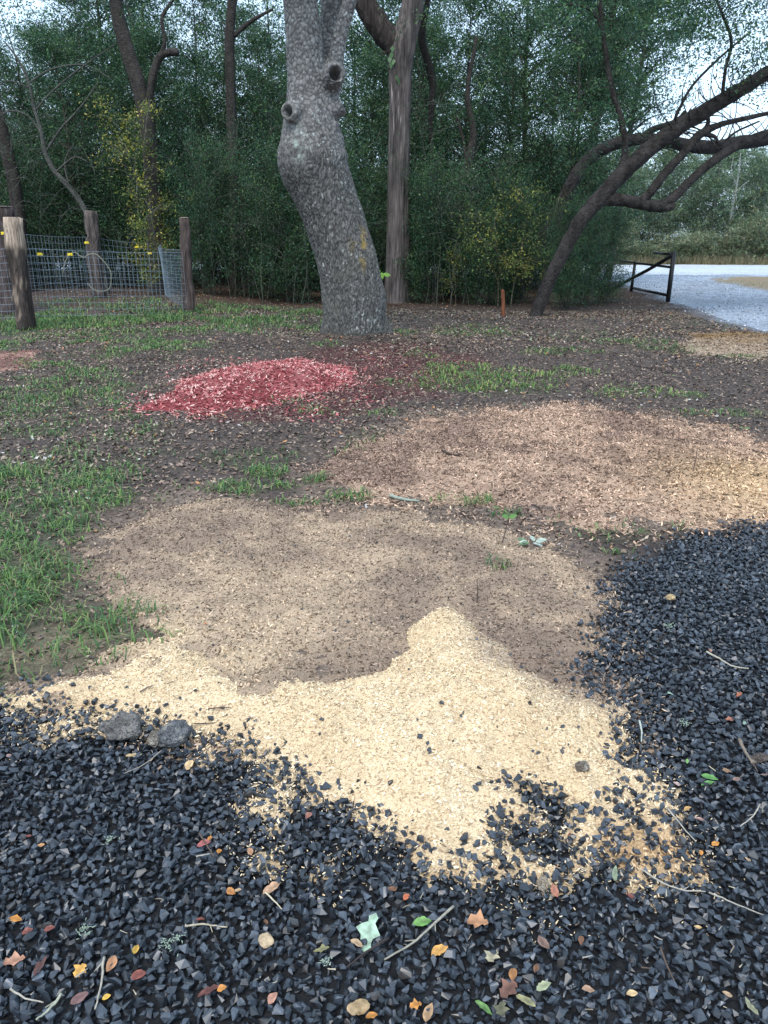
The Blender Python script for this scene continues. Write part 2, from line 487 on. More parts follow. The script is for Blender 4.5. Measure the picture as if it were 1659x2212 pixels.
def sheet(name, poly, T, step, colf, label, cat, mat=M_SAW, base=None):
    lo, hi = poly.min(0) - .15, poly.max(0) + .15
    xs, ys = np.arange(lo[0], hi[0], step), np.arange(lo[1], hi[1], step)
    A, B = np.meshgrid(xs, ys)
    p = np.stack([A.ravel(), B.ravel()], 1)
    t = T(p)
    z = gh(p[:, 0], p[:, 1]) + t
    n_ = len(xs)
    k = (np.arange(len(ys) - 1)[:, None] * n_ + np.arange(n_ - 1)[None]).ravel()
    Q = np.stack([k, k + 1, k + n_ + 1, k + n_], 1)
    Q = Q[t[Q].max(1) > -.012]
    used = np.unique(Q); mp = np.full(len(p), -1); mp[used] = np.arange(len(used))
    o = obj(name, mesh_np(name, np.stack([p[:, 0], p[:, 1], z], 1)[used], [mp[Q]], colf(p[used]), True, mat))
    return tag(o, label, cat, kind="stuff")

def paved(name, poly, T, step, colf, label):
    o = sheet(name, poly, T, step, colf, label, None, M_GROUND)
    o["kind"] = "structure"
ROAD = np.array([[-130, 38.6], [130, 38.6], [130, 53.2], [-130, 53.2]])
def T_drive(p): return np.where(p[:, 1] < 38.4, np.clip((sdf(p, DRIVE) - .1) * .05, -.03, .016) + .022 * fbm(p * .9, 4, 291) - .03 * sstep(-.6, .4, sdf(p, ISLAND)), -.03)
def T_road(p): return np.clip(sdf(p, ROAD) * .1, -.03, .02) + .006 * fbm(p * .5, 3, 293)
paved("driveway", DRIVE, T_drive, .25, lambda p: np.array([.25, .285, .34]) * (1 + .18 * fbm(p * .8, 3, 295))[:, None], "blue-grey gravel driveway curving in from the road")
paved("road", ROAD, T_road, .8, lambda p: np.array([.40, .43, .46]) * (1 + .08 * fbm(p * np.array([.08, .6]), 3, 297))[:, None], "pale worn road passing behind the yard")
def col_fresh(p):
    n = fbm(p * 4, 3, 161)[:, None]
    c = np.array([.55, .415, .262]) + n * np.array([.05, .045, .035])
    sF = sdf(p, FRESH); nb = fbm(p * 7, 3, 163)
    back = sstep(2.05, 2.3, p[:, 1]) * sstep(.20, .40, p[:, 0] + .08 * nb)
    wb = (back * sstep(.30, .02, sF + .16 * nb) * .85)[:, None]
    c = c * (1 - wb) + np.array([.29, .215, .155]) * wb
    edge = G(1440, 1830); e2 = G(1355, 1840)
    w = np.exp(-((p - edge[:2]) ** 2).sum(1) / .010) + np.exp(-((p - e2[:2]) ** 2).sum(1) / .006)
    w = np.clip(w, 0, 1)[:, None] * .75
    return c * (1 - w) + np.array([.38, .235, .12]) * w
def col_old(p):
    n = fbm(p * 2.3, 4, 171); f = fbm(p * 7, 3, 173)
    a = sstep(-.6, .6, .5 * n + .6 * f)[:, None]
    c = np.array([.195, .142, .108]) * (1 - a) + np.array([.34, .25, .175]) * a
    q = G(720, 1450); w = (np.exp(-(((p[:, 0] - q[0]) / .33) ** 2 + ((p[:, 1] - q[1]) / .15) ** 2)) * sstep(-.9, .2, f))[:, None] * .8  # darker weathered patch, with the hollow's shade painted in
    c = c * (1 - w) + np.array([.145, .105, .082]) * w
    q = G(430, 1400); w = (np.exp(-(((p[:, 0] - q[0]) / .34) ** 2 + ((p[:, 1] - q[1]) / .26) ** 2)) * sstep(-.7, .3, f))[:, None] * .9
    c = c * (1 - w) + np.array([.50, .375, .24]) * w
    q = G(560, 1320); w = np.exp(-(((p[:, 0] - q[0]) / .5) ** 2 + ((p[:, 1] - q[1]) / .45) ** 2))[:, None] * .55
    return c * (1 - w) + np.array([.44, .325, .22]) * w
def col_tan(p):
    n = fbm(p * 1.4, 4, 181); f = fbm(p * 6, 3, 183)
    a = sstep(-.5, .5, n + .5 * f)[:, None]
    c = np.array([.21, .14, .105]) * (1 - a) + np.array([.36, .245, .175]) * a
    q = G(1640, 1060); w = np.exp(-(((p[:, 0] - q[0]) / .6) ** 2 + ((p[:, 1] - q[1]) / .7) ** 2))[:, None] * .7
    return c * (1 - w) + np.array([.50, .34, .19]) * w
def col_tanfar(p): return np.array([.26, .19, .132]) + .08 * fbm(p * 1.3, 3, 191)[:, None]
def col_red(p):
    a = sstep(-.4, .5, fbm(p * 2.4, 3, 201))[:, None]
    return np.array([.20, .05, .052]) * (1 - a) + np.array([.34, .12, .115]) * a
def col_pink(p):
    a = sstep(-.3, .5, fbm(p * 2, 3, 205))[:, None]
    return np.array([.17, .10, .08]) * (1 - a) + np.array([.34, .20, .16]) * a

sheet("weathered_sawdust", OLD, T_old, .02, col_old, "grey-brown weathered sawdust spread behind the fresh tan pile", "sawdust")
sheet("fresh_sawdust_pile", FRESH, T_fresh, .0125, col_fresh, "pale tan fresh sawdust pile spilling onto the black gravel", "sawdust")
sheet("shredded_wood_patch", TAN, T_tan, .035, col_tan, "wide brown shredded wood patch across the middle of the yard", "wood chips")
sheet("far_sawdust_patch", TANFAR, T_tanfar, .08, col_tanfar, "orange-tan sawdust patch at the edge of the far driveway", "sawdust")
sheet("red_mulch_mound", REDM, T_red, .035, col_red, "mound of pinkish red wood mulch in front of the big oak", "mulch")
sheet("pinkish_mulch_patch", PINK, T_pink, .06, col_pink, "thin pinkish brown mulch patch in front of the split fence post", "mulch")

# ------------------------------------------------------------------ loose pieces (stuff)
def sample(poly, n, rng, pad=0.0):
    lo, hi = poly.min(0) - pad, poly.max(0) + pad
    return rng.uniform(lo, hi, (n, 2))

def palette(rng, n, cols, wts, jit=.15):
    c = np.array(cols)[rng.choice(len(cols), n, p=np.array(wts) / np.sum(wts))]
    return c * rng.uniform(1 - jit, 1 + jit, (n, 1))

CHIP = [(np.array([[-.5, -.12, 0], [.5, -.2, .06], [.45, .16, 0], [-.5, .14, .05]]), [np.array([[0, 1, 2, 3]])]),
        (np.array([[-.5, -.1, .05], [0, -.2, -.02], [.5, -.08, .08], [.5, .1, .1], [0, .17, 0], [-.5, .12, .06]]), [np.array([[0, 1, 4, 5], [1, 2, 3, 4]])])]
LEAFV = [(np.array([[-.5, 0, .03], [-.1, -.24, .07], [.28, -.16, .05], [.5, 0, .02], [.25, .17, .06], [-.12, .25, .09], [0, 0, -.01]]), [np.array([[0, 1, 6], [1, 2, 6], [2, 3, 6], [3, 4, 6], [4, 5, 6], [5, 0, 6]])]),
         (np.array([[-.5, 0, .1], [0, -.22, -.02], [.5, 0, .12], [0, .22, .06]]), [np.array([[0, 1, 3], [1, 2, 3]])]),
         (np.array([[-.5, .05, 0], [-.2, -.26, .14], [.1, -.1, .0], [.4, -.22, .12], [.5, .08, .03], [.05, .28, .16]]), [np.array([[0, 1, 2], [0, 2, 5], [2, 3, 4], [2, 4, 5]])])]

def lay(name, p, z, size, aspect, col, mat, rng, variants, tilt=.25, label=None, cat=None):
    n = len(p)
    zax = np.stack([rng.normal(0, tilt, n), rng.normal(0, tilt, n), np.ones(n)], 1)
    R = rot_from(zax, rng.uniform(0, 2 * math.pi, n))
    scl = np.stack([size, size * aspect, size], 1)
    o = obj(name, merge_scatter(name, variants, np.concatenate([p, z[:, None]], 1), R, scl, rng.integers(0, len(variants), n), col, mat))
    return tag(o, label, cat, kind="stuff")

rng = np.random.default_rng(21)
p = sample(FRESH, 66000, rng, .12); t = T_fresh(p); k = t > .002 - .030 * rng.random(len(p)) ** 3; p, t = p[k], np.maximum(t[k], np.where(sdf(p[k], GRAVEL) > 0, rng.uniform(.004, .026, k.sum()), .002))
c = palette(rng, len(p), [(.68, .53, .34), (.55, .41, .25), (.30, .20, .13), (.76, .63, .45)], [4, 4, 1.4, 2]) * (col_fresh(p) / np.array([.55, .415, .262]))
lay("sawdust_shavings", p, gh(p[:, 0], p[:, 1]) + t + .001, rng.uniform(.006, .015, len(p)) * np.where(T_fresh(p) < .004, .6, 1), rng.uniform(.7, 1.3, len(p)), c, M_FLAKE, rng, CHIP, .55, "small pale wood shavings covering the fresh sawdust pile", "wood shavings")
p = sample(OLD, 66000, rng, .15); t = T_old(p); k = (t > .002 - .022 * rng.random(len(p)) ** 3) & (T_fresh(p) < t); p, t = p[k], np.maximum(t[k], np.where(sdf(p[k], GRAVEL) > 0, rng.uniform(.004, .026, k.sum()), .002))
c = palette(rng, len(p), [(1.35, 1.35, 1.35), (1, 1, 1), (.42, .40, .40), (1.75, 1.75, 1.75), (.15, .15, .16)], [4, 3.5, 3, 1.6, .7]) * col_old(p)
lay("weathered_shavings", p, gh(p[:, 0], p[:, 1]) + t + .001, rng.uniform(.007, .020, len(p)), rng.uniform(.6, 1.3, len(p)), c, M_FLAKE, rng, CHIP, .65, "dull brown wood shavings on the weathered sawdust", "wood shavings")
p = sample(TAN, 80000, rng, .3); t = T_tan(p); k = (t > .004 - .035 * rng.random(len(p)) ** 2.5); p, t = p[k], np.maximum(t[k], .002)
c = palette(rng, len(p), [(1.5, 1.5, 1.5), (1, 1, 1), (.36, .34, .33), (2.1, 2.1, 2.1), (.14, .13, .13)], [4, 3.5, 3, 1.4, .8]) * col_tan(p)
lay("shredded_wood_pieces", p, gh(p[:, 0], p[:, 1]) + t + .003, rng.uniform(.012, .034, len(p)), rng.uniform(.4, 1, len(p)), c, M_FLAKE, rng, CHIP, .6, "shredded brown wood pieces on the wide patch in the yard", "wood chips")
p = sample(REDM, 23000, rng, .35); t = T_red(p); k = t > .0 - .075 * rng.random(len(p)) ** 3.5; p, t = p[k], np.maximum(t[k], 0)
c = palette(rng, len(p), [(.46, .14, .14), (.27, .06, .065), (.62, .42, .37), (.12, .035, .035), (.56, .26, .24)], [4, 3, 2.4, 1.6, 3.2])
lay("red_mulch_chips", p, gh(p[:, 0], p[:, 1]) + t + .006, rng.uniform(.02, .05, len(p)), rng.uniform(.6, 1.2, len(p)), c, M_FLAKE, rng, CHIP, .5, "pink and dark red bark chips on the mulch mound", "mulch")
p = np.concatenate([sample(PINK, 4500, rng), sample(REDHALO, 5000, rng)])
k = np.maximum(T_pink(p) > 0, (sdf(p, REDHALO) + .5 * rng.normal(size=len(p)) * .6 > .1)) & (T_red(p) < 0); p = p[k]
c = palette(rng, len(p), [(.30, .10, .10), (.16, .05, .05), (.34, .20, .16), (.10, .05, .045)], [2.5, 3, 1.5, 4])
lay("scattered_mulch_chips", p, gh(p[:, 0], p[:, 1]) + np.maximum(T_pink(p), 0) + .005, rng.uniform(.018, .045, len(p)), rng.uniform(.5, 1.1, len(p)), c, M_FLAKE, rng, CHIP, .3, "thin scatter of dark reddish mulch chips over the soil", "mulch")

p = sample(TANFAR, 9000, rng, .4); t = T_tanfar(p); k = t > .004 - .04 * rng.random(len(p)) ** 2; p, t = p[k], np.maximum(t[k], .002)
c = palette(rng, len(p), [(1.4, 1.4, 1.4), (1, 1, 1), (.35, .33, .32), (.15, .14, .14)], [4, 3.5, 3, .8]) * col_tanfar(p)
lay("far_wood_pieces", p, gh(p[:, 0], p[:, 1]) + t + .004, rng.uniform(.025, .06, len(p)), rng.uniform(.5, 1, len(p)), c, M_FLAKE, rng, CHIP, .5, "shredded wood pieces on the far sawdust patch", "wood chips")
# leaf litter over the bare soil and the wood floor
p = np.concatenate([np.stack([rng.uniform(-6, 6.5, 140000), 2.2 + 15.8 * rng.random(140000) ** 1.1], 1), np.stack([rng.uniform(-16, 16, 26000), rng.uniform(16, 30, 26000)], 1)])
far = p[:, 1] > 16
nl = fbm(p * .8, 3, 221)
dens = np.where(far, .8, .25 + .35 * sstep(-.3, .6, nl) + .35 * sstep(-.4, -2.5, p[:, 0]) * sstep(11, 6, p[:, 1]))
dens = dens * (1 - sstep(-.1, .1, sdf(p, GRAVEL))) * (1 - sstep(0, .2, sdf(p, REDM)) * .96) * (1 - sstep(-.05, .1, sdf(p, TAN)) * .93) * (1 - sstep(-.02, .06, np.maximum(sdf(p, OLD), sdf(p, FRESH)))) * (1 - .85 * sstep(-.5, 1.5, sdf(p, DRIVE)))
k = (rng.random(len(p)) < dens) & (np.abs(p[:, 0] + .55) + np.abs(p[:, 1] - 12.7) > .7); p = p[k]
c = palette(rng, len(p), [(.22, .155, .11), (.125, .085, .063), (.34, .265, .20), (.055, .038, .032), (.38, .18, .07), (.40, .37, .34), (.10, .14, .055), (.17, .11, .085)], [5, 5, 2, 3, .4, .5, 1.2, 4])
lay("leaf_litter", p, gh(p[:, 0], p[:, 1]) + .008, rng.uniform(.020, .054, len(p)) * np.where(p[:, 1] > 11, 1.3, np.clip(p[:, 1] / 5, .45, 1)), rng.uniform(.7, 1.2, len(p)), c, M_LITTER, rng, [LEAFV[1], LEAFV[1], LEAFV[2]], .35, "dead brown leaves littering the bare soil and wood floor", "leaf litter")
p = np.stack([rng.uniform(-5, 5.5, 64000), rng.uniform(2.0, 12.5, 64000)], 1)
k = (sdf(p, TAN) < .05) & (sdf(p, OLD) < .03) & (sdf(p, FRESH) < .02) & (sdf(p, GRAVEL) < 0) & (T_red(p) < 0) & (np.abs(p[:, 0]) < p[:, 1] * .62 + .3); p = p[k]
c = palette(rng, len(p), [(.085, .06, .05), (.03, .023, .021), (.15, .105, .08), (.27, .20, .145)], [4, 4, 3, 1.5])
lay("soil_crumbs", p, gh(p[:, 0], p[:, 1]) + .003, rng.uniform(.012, .035, len(p)), rng.uniform(.6, 1.6, len(p)), c, M_FLAKE, rng, CHIP, .5, "dark crumbs of soil and rotted mulch over the yard", "soil")

# black crushed stone gravel
def rock_variants(n, k, seed, flat=.75):
    r = np.random.default_rng(seed); out = []
    import bmesh
    for _ in range(n):
        v = nrm(r.normal(size=(k, 3))) * r.uniform(.8, 1.0, (k, 1)) * np.array([.5, .5 * r.uniform(.6, .95), .5 * flat * r.uniform(.6, 1)])
        bm = bmesh.new()
        for q in v: bm.verts.new(q)
        res = bmesh.ops.convex_hull(bm, input=bm.verts)
        bmesh.ops.delete(bm, geom=[g for g in res["geom_interior"] if isinstance(g, bmesh.types.BMVert)], context='VERTS')
        bmesh.ops.triangulate(bm, faces=bm.faces[:])
        bm.verts.ensure_lookup_table(); bm.verts.index_update()
        out.append((np.array([x.co[:] for x in bm.verts]), [np.array([[x.index for x in f.verts] for f in bm.faces])]))
        bm.free()
    return out
STONES = rock_variants(12, 10, 3, .85)
rng = np.random.default_rng(31)
def jgrid(x0, x1, y0, y1, s):
    A, B = np.meshgrid(np.arange(x0, x1, s), np.arange(y0, y1, s))
    q = np.stack([A.ravel(), B.ravel()], 1)
    return q + rng.uniform(-.5, .5, q.shape) * s
q1, q2, q3 = jgrid(-2.8, 4.2, .75, 4.4, .034), jgrid(-2.8, 4.2, .75, 4.4, .0205), jgrid(-2.8, 4.2, .75, 4.4, .028)
lay_id = np.repeat([0, 1, 2], [len(q1), len(q2), len(q3)])
p = np.concatenate([q1, q2, q3])
k = np.abs(p[:, 0]) < p[:, 1] * .70 + .85
p, lay_id = p[k], lay_id[k]
edge = sdf(p, GRAVEL) + .10 * fbm(p * 5, 3, 231) + .06 * rng.normal(size=len(p))
tk = np.maximum(T_fresh(p), T_old(p) * .9)
k = (edge > 0) & (tk < .042)
p, lay_id, tk = p[k], lay_id[k], tk[k]
size = np.where(lay_id == 2, rng.uniform(.020, .042, len(p)), np.where(lay_id == 1, rng.uniform(.018, .036, len(p)), rng.uniform(.018, .034, len(p))))
k = ~((tk > .012) & (rng.random(len(p)) < .35)); p, lay_id, size, tk = p[k], lay_id[k], size[k], tk[k]
z = gh(p[:, 0], p[:, 1]) + np.where(lay_id == 0, .002, np.where(lay_id == 1, .011, .019)) + rng.uniform(-.004, .006, len(p)) + np.clip(tk, 0, .02) * .5
zax = rng.normal(size=(len(p), 3)) * np.array([.55, .55, .1]) + np.array([0, 0, 1])
c = palette(rng, len(p), [(.023, .029, .038), (.037, .045, .058), (.014, .017, .022), (.066, .078, .096), (.040, .037, .036)], [5, 4, 3, .9, .4], .3)
g = obj("gravel", merge_scatter("gravel", STONES, np.concatenate([p, z[:, None]], 1), rot_from(zax, rng.uniform(0, 6.28, len(p))), np.stack([size * rng.uniform(.8, 1.2, len(p)), size * .92, size * .92], 1), rng.integers(0, 12, len(p)), c, M_STONE))
tag(g, "black crushed stone gravel across the front of the yard", "gravel", kind="stuff")
N_GRAVEL = len(p)

# far driveway gravel
p = np.stack([rng.uniform(5, 22, 20000), 14 + 24 * rng.random(20000) ** 1.3], 1)
k = (sdf(p, DRIVE) + .8 * fbm(p * 1.2, 3, 241) + .5 * rng.normal(size=len(p)) > .2) & (sdf(p, ISLAND) < -.3); p = p[k]
c = palette(rng, len(p), [(.28, .31, .37), (.42, .46, .53), (.13, .15, .18), (.6, .63, .66)], [5, 3.5, 2.5, 1])
size = rng.uniform(.035, .075, len(p))
g = obj("driveway_gravel", merge_scatter("driveway_gravel", rock_variants(4, 6, 5, .8), np.concatenate([p, (gh(p[:, 0], p[:, 1]) + np.maximum(T_drive(p), 0) + .008)[:, None]], 1), rot_from(rng.normal(size=(len(p), 3)) * np.array([.4, .4, .1]) + np.array([0, 0, 1]), rng.uniform(0, 6.28, len(p))), np.stack([size, size, size * .8], 1), rng.integers(0, 4, len(p)), c, M_STONE))
tag(g, "blue-grey gravel on the driveway beyond the black pipe brace", "gravel", kind="stuff")

# grass
rng = np.random.default_rng(41)
p = np.concatenate([np.stack([rng.uniform(-3.2, 1.7, 60000), rng.uniform(2.0, 5.2, 60000)], 1), np.stack([rng.uniform(-7, 5.5, 95000), rng.uniform(4.8, 12.5, 95000)], 1), np.stack([rng.uniform(-9.5, 3, 60000), rng.uniform(12.0, 19, 60000)], 1), np.stack([rng.uniform(2, 20, 24000), rng.uniform(10, 33, 24000)], 1)])
k = (np.abs(p[:, 0]) < p[:, 1] * .58 + .9); p = p[k]
d = patchy_grass(p)
k = rng.random(len(p)) < d * (.2 + .7 * sstep(-.3, .4, fbm(p * 5, 3, 251))) * .9; p, d = p[k], d[k]
n = len(p)
tc = np.round(p / .07) * .07 + .03 * rng.normal(size=p.shape)           # gather blades into tufts
near = np.where(p[:, 1] < 6, .6, .5)[:, None]
p = p * (1 - near) + tc * near
fence_band = sstep(13.5, 15, p[:, 1]) * (p[:, 0] < -.5)
hgt = rng.uniform(.025, .078, n) * (1 + .9 * fence_band + .25 * (p[:, 1] < 3.6)) * (.55 + .6 * d)
wid = np.clip(.0014 + .0005 * p[:, 1], .0028, .009)
ang = rng.uniform(0, 6.28, n)
lean = rng.uniform(.5, 1.75, n)
dv = np.stack([np.cos(ang), np.sin(ang), np.zeros(n)], 1); sv = np.stack([-np.sin(ang), np.cos(ang), np.zeros(n)], 1)
b0 = np.concatenate([p, (gh(p[:, 0], p[:, 1]) - .004 + np.maximum(0, T_old(p)))[:, None]], 1)
up = np.array([0, 0, 1.0])
b1 = b0 + up * (hgt * .62)[:, None] + dv * (hgt * .30 * lean)[:, None]
b2 = b0 + up * (hgt * (1.0 - .42 * lean))[:, None] + dv * (hgt * .95 * lean)[:, None]
Vb = np.stack([b0 - sv * wid[:, None], b0 + sv * wid[:, None], b1 + sv * wid[:, None] * .8, b1 - sv * wid[:, None] * .8, b2], 1).reshape(-1, 3)
o5 = np.arange(n)[:, None] * 5
cg = palette(rng, n, [(.13, .235, .065), (.08, .165, .06), (.20, .29, .09), (.28, .26, .13), (.055, .12, .055)], [4, 4, 2, 1, 2], .2)
cg = cg * np.where(((p[:, 0] > .2) & (p[:, 1] > 7) & (p[:, 1] < 10.5))[:, None], np.array([1.25, 1.15, 1.0]), 1)
g = obj("grass", mesh_np("grass", Vb, [o5 + np.array([[0, 1, 2, 3]]), o5 + np.array([[3, 2, 4]])], np.repeat(cg, 5, 0), False, M_GRASS))
tag(g, "patchy short green grass growing in the soil of the yard", "grass", kind="stuff")
N_GRASS = n

# ------------------------------------------------------------------ wood: limbs, bark, foliage
def limb(mb, pts, n=12, col=(.1, .085, .075), rough=.10, k=6, Yd=None, seed=0, stretch=.25, cvar=.35):
    """pts rows (px, py, width_px[, Y]); a rough tapering tube through them"""
    rows = []
    for r in pts:
        Yr = r[3] if len(r) > 3 else Yd
        rows.append([*AT(r[0], r[1], Yr), wpx(r[2], Yr) / 2])
    limb_m(mb, np.array(rows), n, col, rough, k, seed, stretch, cvar)
    return np.array(rows)

def limb_m(mb, rows, n=12, col=(.1, .085, .075), rough=.10, k=6, seed=0, stretch=.25, cvar=.35):
    S = smooth_path(rows, k)
    P, R = S[:, :3], np.maximum(S[:, 3], .002)
    q0 = mb.n
    mb.tube(P, R, n, col)
    V = mb.V[-1]; m = len(P) * n
    ctr = np.repeat(P, n, 0)
    rad = V[:m] - ctr
    sc = np.array([1, 1, stretch]) * (1.4 / max(R.mean(), .02))
    f = fbm(V[:m] * sc, 3, 300 + seed)
    V[:m] = ctr + rad * (1 + rough * f)[:, None]
    cc = np.array(col)[None] * (1 + cvar * fbm(V * np.array([1, 1, .3]) * 14, 3, 320 + seed))[:, None]
    mb.C[-1] = np.clip(cc, .004, 1)

def leafquads(rng, C, D, L, per, ll, lw, cols, wts, droop=0.0, jit=.38, spread=.07):
    n = len(C)
    t = rng.uniform(.05, 1, (n, per))
    side = rng.normal(size=(n, per, 3))
    pos = C[:, None] + D[:, None] * (L[:, None] * t)[..., None] + side * spread
    pos[..., 2] -= droop * t ** 2 * L[:, None]
    ld = nrm(D[:, None] * .7 + rng.normal(size=(n, per, 3)) * .75)
    nm = nrm(np.array([0, 0, 1.0]) * .9 + rng.normal(size=(n, per, 3)) * .75)
    sd_ = nrm(np.cross(nm, ld))
    s = rng.uniform(.6, 1.25, (n, per, 1))
    a = ld * ll * s / 2; b = sd_ * lw * s / 2
    V = np.stack([pos - a, pos - b + a * .1, pos + a, pos + b + a * .1], 2).reshape(-1, 3)
    N = n * per
    base = palette(rng, n, cols, wts, jit)
    c = np.repeat(base[:, None], per, 1) * rng.uniform(.65, 1.4, (n, per, 1))
    c = np.repeat(c.reshape(-1, 3), 4, 0)
    Q = np.arange(N)[:, None] * 4 + np.arange(4)[None]
    return V, Q, c

GREENS = [(.038, .092, .046), (.058, .122, .050), (.100, .170, .060), (.030, .080, .052)]
GW = [3, 3, 1.2, 2]

def make_plant(seed, height, base, radius, nb, tw, per, ll, lw, rt, cols=GREENS, wts=GW, stems=1, bark=(.085, .075, .065), zpow=1.0, twigL=(.25, .7), bare=.15):
    """trunk or stems with limbs, and leaves in sprays along the outer limbs; returns (wood mesh, leaf mesh)"""
    r = np.random.default_rng(seed)
    mb = MB()
    tops = []
    for s in range(stems):
        a = r.uniform(0, 6.28); sp = 0 if stems == 1 else r.uniform(.1, .75) * radius
        h = height * (r.uniform(.6, 1) if stems > 1 else .96)
        x0 = 0 if stems == 1 else r.normal(0, .12 * radius); y0 = 0 if stems == 1 else r.normal(0, .12 * radius)
        tt = np.linspace(0, 1, 7)
        P = np.stack([x0 + np.cos(a) * sp * tt ** 1.4 + np.cumsum(r.normal(0, .022 * height ** .8, 7)), y0 + np.sin(a) * sp * tt ** 1.4 + np.cumsum(r.normal(0, .022 * height ** .8, 7)), h * tt], 1)
        P[0, 2] = -.12
        R = rt * (1 - .85 * tt) * (1 if stems == 1 else r.uniform(.5, 1))
        S = np.concatenate([P, R[:, None]], 1)
        limb_m(mb, S, 9 if stems == 1 else 5, bark, .10, 4, seed)
        tops.append(S)
    Cs, Ds, Ls = [], [], []
    for b in range(nb):
        S = tops[r.integers(len(tops))]
        u = r.uniform(0, 1) ** zpow
        z = base + (height - base) * u
        prof = math.sin(math.pi * (.12 + .80 * u)) ** .7
        a = r.uniform(0, 6.28); rr = radius * prof * r.uniform(.45, 1.05)
        j = np.interp(max(z - .35 * rr - .1, base * .7), S[:, 2], np.arange(len(S)))
        o = np.array([np.interp(j, np.arange(len(S)), S[:, q]) for q in range(4)])
        e = np.array([o[0] + math.cos(a) * rr, o[1] + math.sin(a) * rr, z + r.normal(0, .12)])
        tt = np.linspace(0, 1, 5)[:, None]
        P = o[:3] * (1 - tt) + e * tt + r.normal(0, .05 * rr + .01, (5, 3)) * np.array([[0], [1], [1], [1], [.5]])
        P[:, 2] += .12 * rr * np.sin(math.pi * tt[:, 0])
        R = np.linspace(max(o[3] * .5, .006), .004, 5)
        mb.tube(smooth_path(np.concatenate([P, R[:, None]], 1), 2)[:, :3], smooth_path(np.concatenate([P, R[:, None]], 1), 2)[:, 3], 4, np.array(bark) * r.uniform(.7, 1.3), cap=False)
        f = r.uniform(bare, 1.05, tw)
        idx = np.clip(f, 0, 1) * 4
        c = np.stack([np.interp(idx, np.arange(5), P[:, q]) for q in range(3)], 1) + r.normal(0, .10 + .06 * rr, (tw, 3))
        d = nrm(nrm(e - o[:3])[None] * .7 + r.normal(size=(tw, 3)) * np.array([.8, .8, .45]))
        Cs.append(c); Ds.append(d); Ls.append(r.uniform(*twigL, tw))
    C, D, L = np.concatenate(Cs), np.concatenate(Ds), np.concatenate(Ls)
    V, Q, c = leafquads(r, C, D, L, per, ll, lw, cols, wts)
    for i in range(0, len(C), 3):
        mb.tube(np.array([C[i] - D[i] * .1, C[i] + D[i] * L[i]]), [.004, .002], 3, np.array(bark) * .9, cap=False)
    return mb.mesh("wood_%d" % seed, M_BARK), mesh_np("leaves_%d" % seed, V, [Q], c, False, M_LEAF)

def plant(name, protos, i, label, cat, loc, s=1.0, sz=None, rz=0.0, group=None, names=("trunk", "crown")):
    t = thing(name, label, cat, loc, group)
    t.rotation_euler = (0, 0, rz)
    t.scale = (s, s, sz or s)
    w, l = protos[i % len(protos)]
    obj(names[0], w, t); obj(names[1], l, t)
    return t

# ---- the big oak: tubes fused into one skin, then carved with bark plates
def fuse(mb, voxel, smooth=4):
    o = obj("fuse", mb.mesh("fuse", None))
    m = o.modifiers.new("r", 'REMESH'); m.mode = 'VOXEL'; m.voxel_size = voxel
    s = o.modifiers.new("s", 'SMOOTH'); s.iterations = smooth; s.factor = .5
    dg = bpy.context.evaluated_depsgraph_get()
    me = bpy.data.meshes.new_from_object(o.evaluated_get(dg))
    bpy.data.objects.remove(o)
    n = len(me.vertices)
    V = np.zeros(n * 3, np.float32); me.vertices.foreach_get("co", V)
    N = np.zeros(n * 3, np.float32); me.vertex_normals.foreach_get("vector", N)
    q = np.zeros(len(me.loops), np.int32); me.loops.foreach_get("vertex_index", q)
    tot = np.zeros(len(me.polygons), np.int32); me.polygons.foreach_get("loop_total", tot)
    assert (tot == 4).all()
    bpy.data.meshes.remove(me)
    return V.reshape(-1, 3).astype(float), N.reshape(-1, 3).astype(float), q.reshape(-1, 4)

OY = 12.75
mb = MB()
def ot(rows, n=20):
    limb(mb, rows, n, rough=.0, Yd=OY)
ot([(772, 765, 136), (770, 735, 136), (768, 700, 128), (765, 650, 126), (757, 600, 121), (746, 550, 117), (730, 500, 116), (713, 450, 117), (694, 400, 122), (680, 365, 132), (675, 335, 132), (674, 305, 120), (672, 275, 108), (672, 245, 98), (668, 200, 84), (662, 150, 72), (658, 100, 68), (653, 50, 64), (648, 0, 62), (640, -80, 58), (628, -200, 52), (610, -330, 44)])
ot([(690, 250, 60), (704, 205, 50), (716, 168, 42), (726, 120, 30), (737, 70, 27), (751, 20, 26), (765, -30, 25), (790, -120, 24), (830, -240, 20)])
ot([(690, 230, 50, OY + .1), (700, 180, 40, OY + .35), (708, 110, 38, OY + .55), (716, 40, 42, OY + .7), (722, -40, 42, OY + .8), (735, -160, 38, OY + 1), (760, -300, 30, OY + 1.3)])
ot([(668, 262, 46, OY - .05), (640, 246, 44, OY - .25), (624, 238, 34, OY - .42)])                       # knot with a hollow
ot([(690, 245, 44, OY), (722, 234, 38, OY - .1), (738, 224, 36, OY - .1)])
ot([(708, 180, 40, OY - .1), (722, 160, 40, OY - .28), (728, 155, 32, OY - .4)])
ot([(700, 300, 50, OY - .1), (716, 285, 30, OY - .15), (722, 262, 22, OY - .15)])
for px, py, px2, w in ((735, 700, 690, 60), (800, 700, 852, 60), (760, 705, 745, 70), (785, 700, 805, 60), (770, 700, 700, 60)):   # root flare
    a, b = AT(px, py, OY - .05), G(px2, 752)
    Yb = OY - .05 + (-.42 if px2 in (745, 805) else -.1)
    ot([(px, py - 30, w * .9, OY), (px2 * .5 + px * .5, 728, w * .8, OY * .5 + Yb * .5), (px2, 752, w * .45, Yb)], 14)
V, N, Q = fuse(mb, .0155, 4)
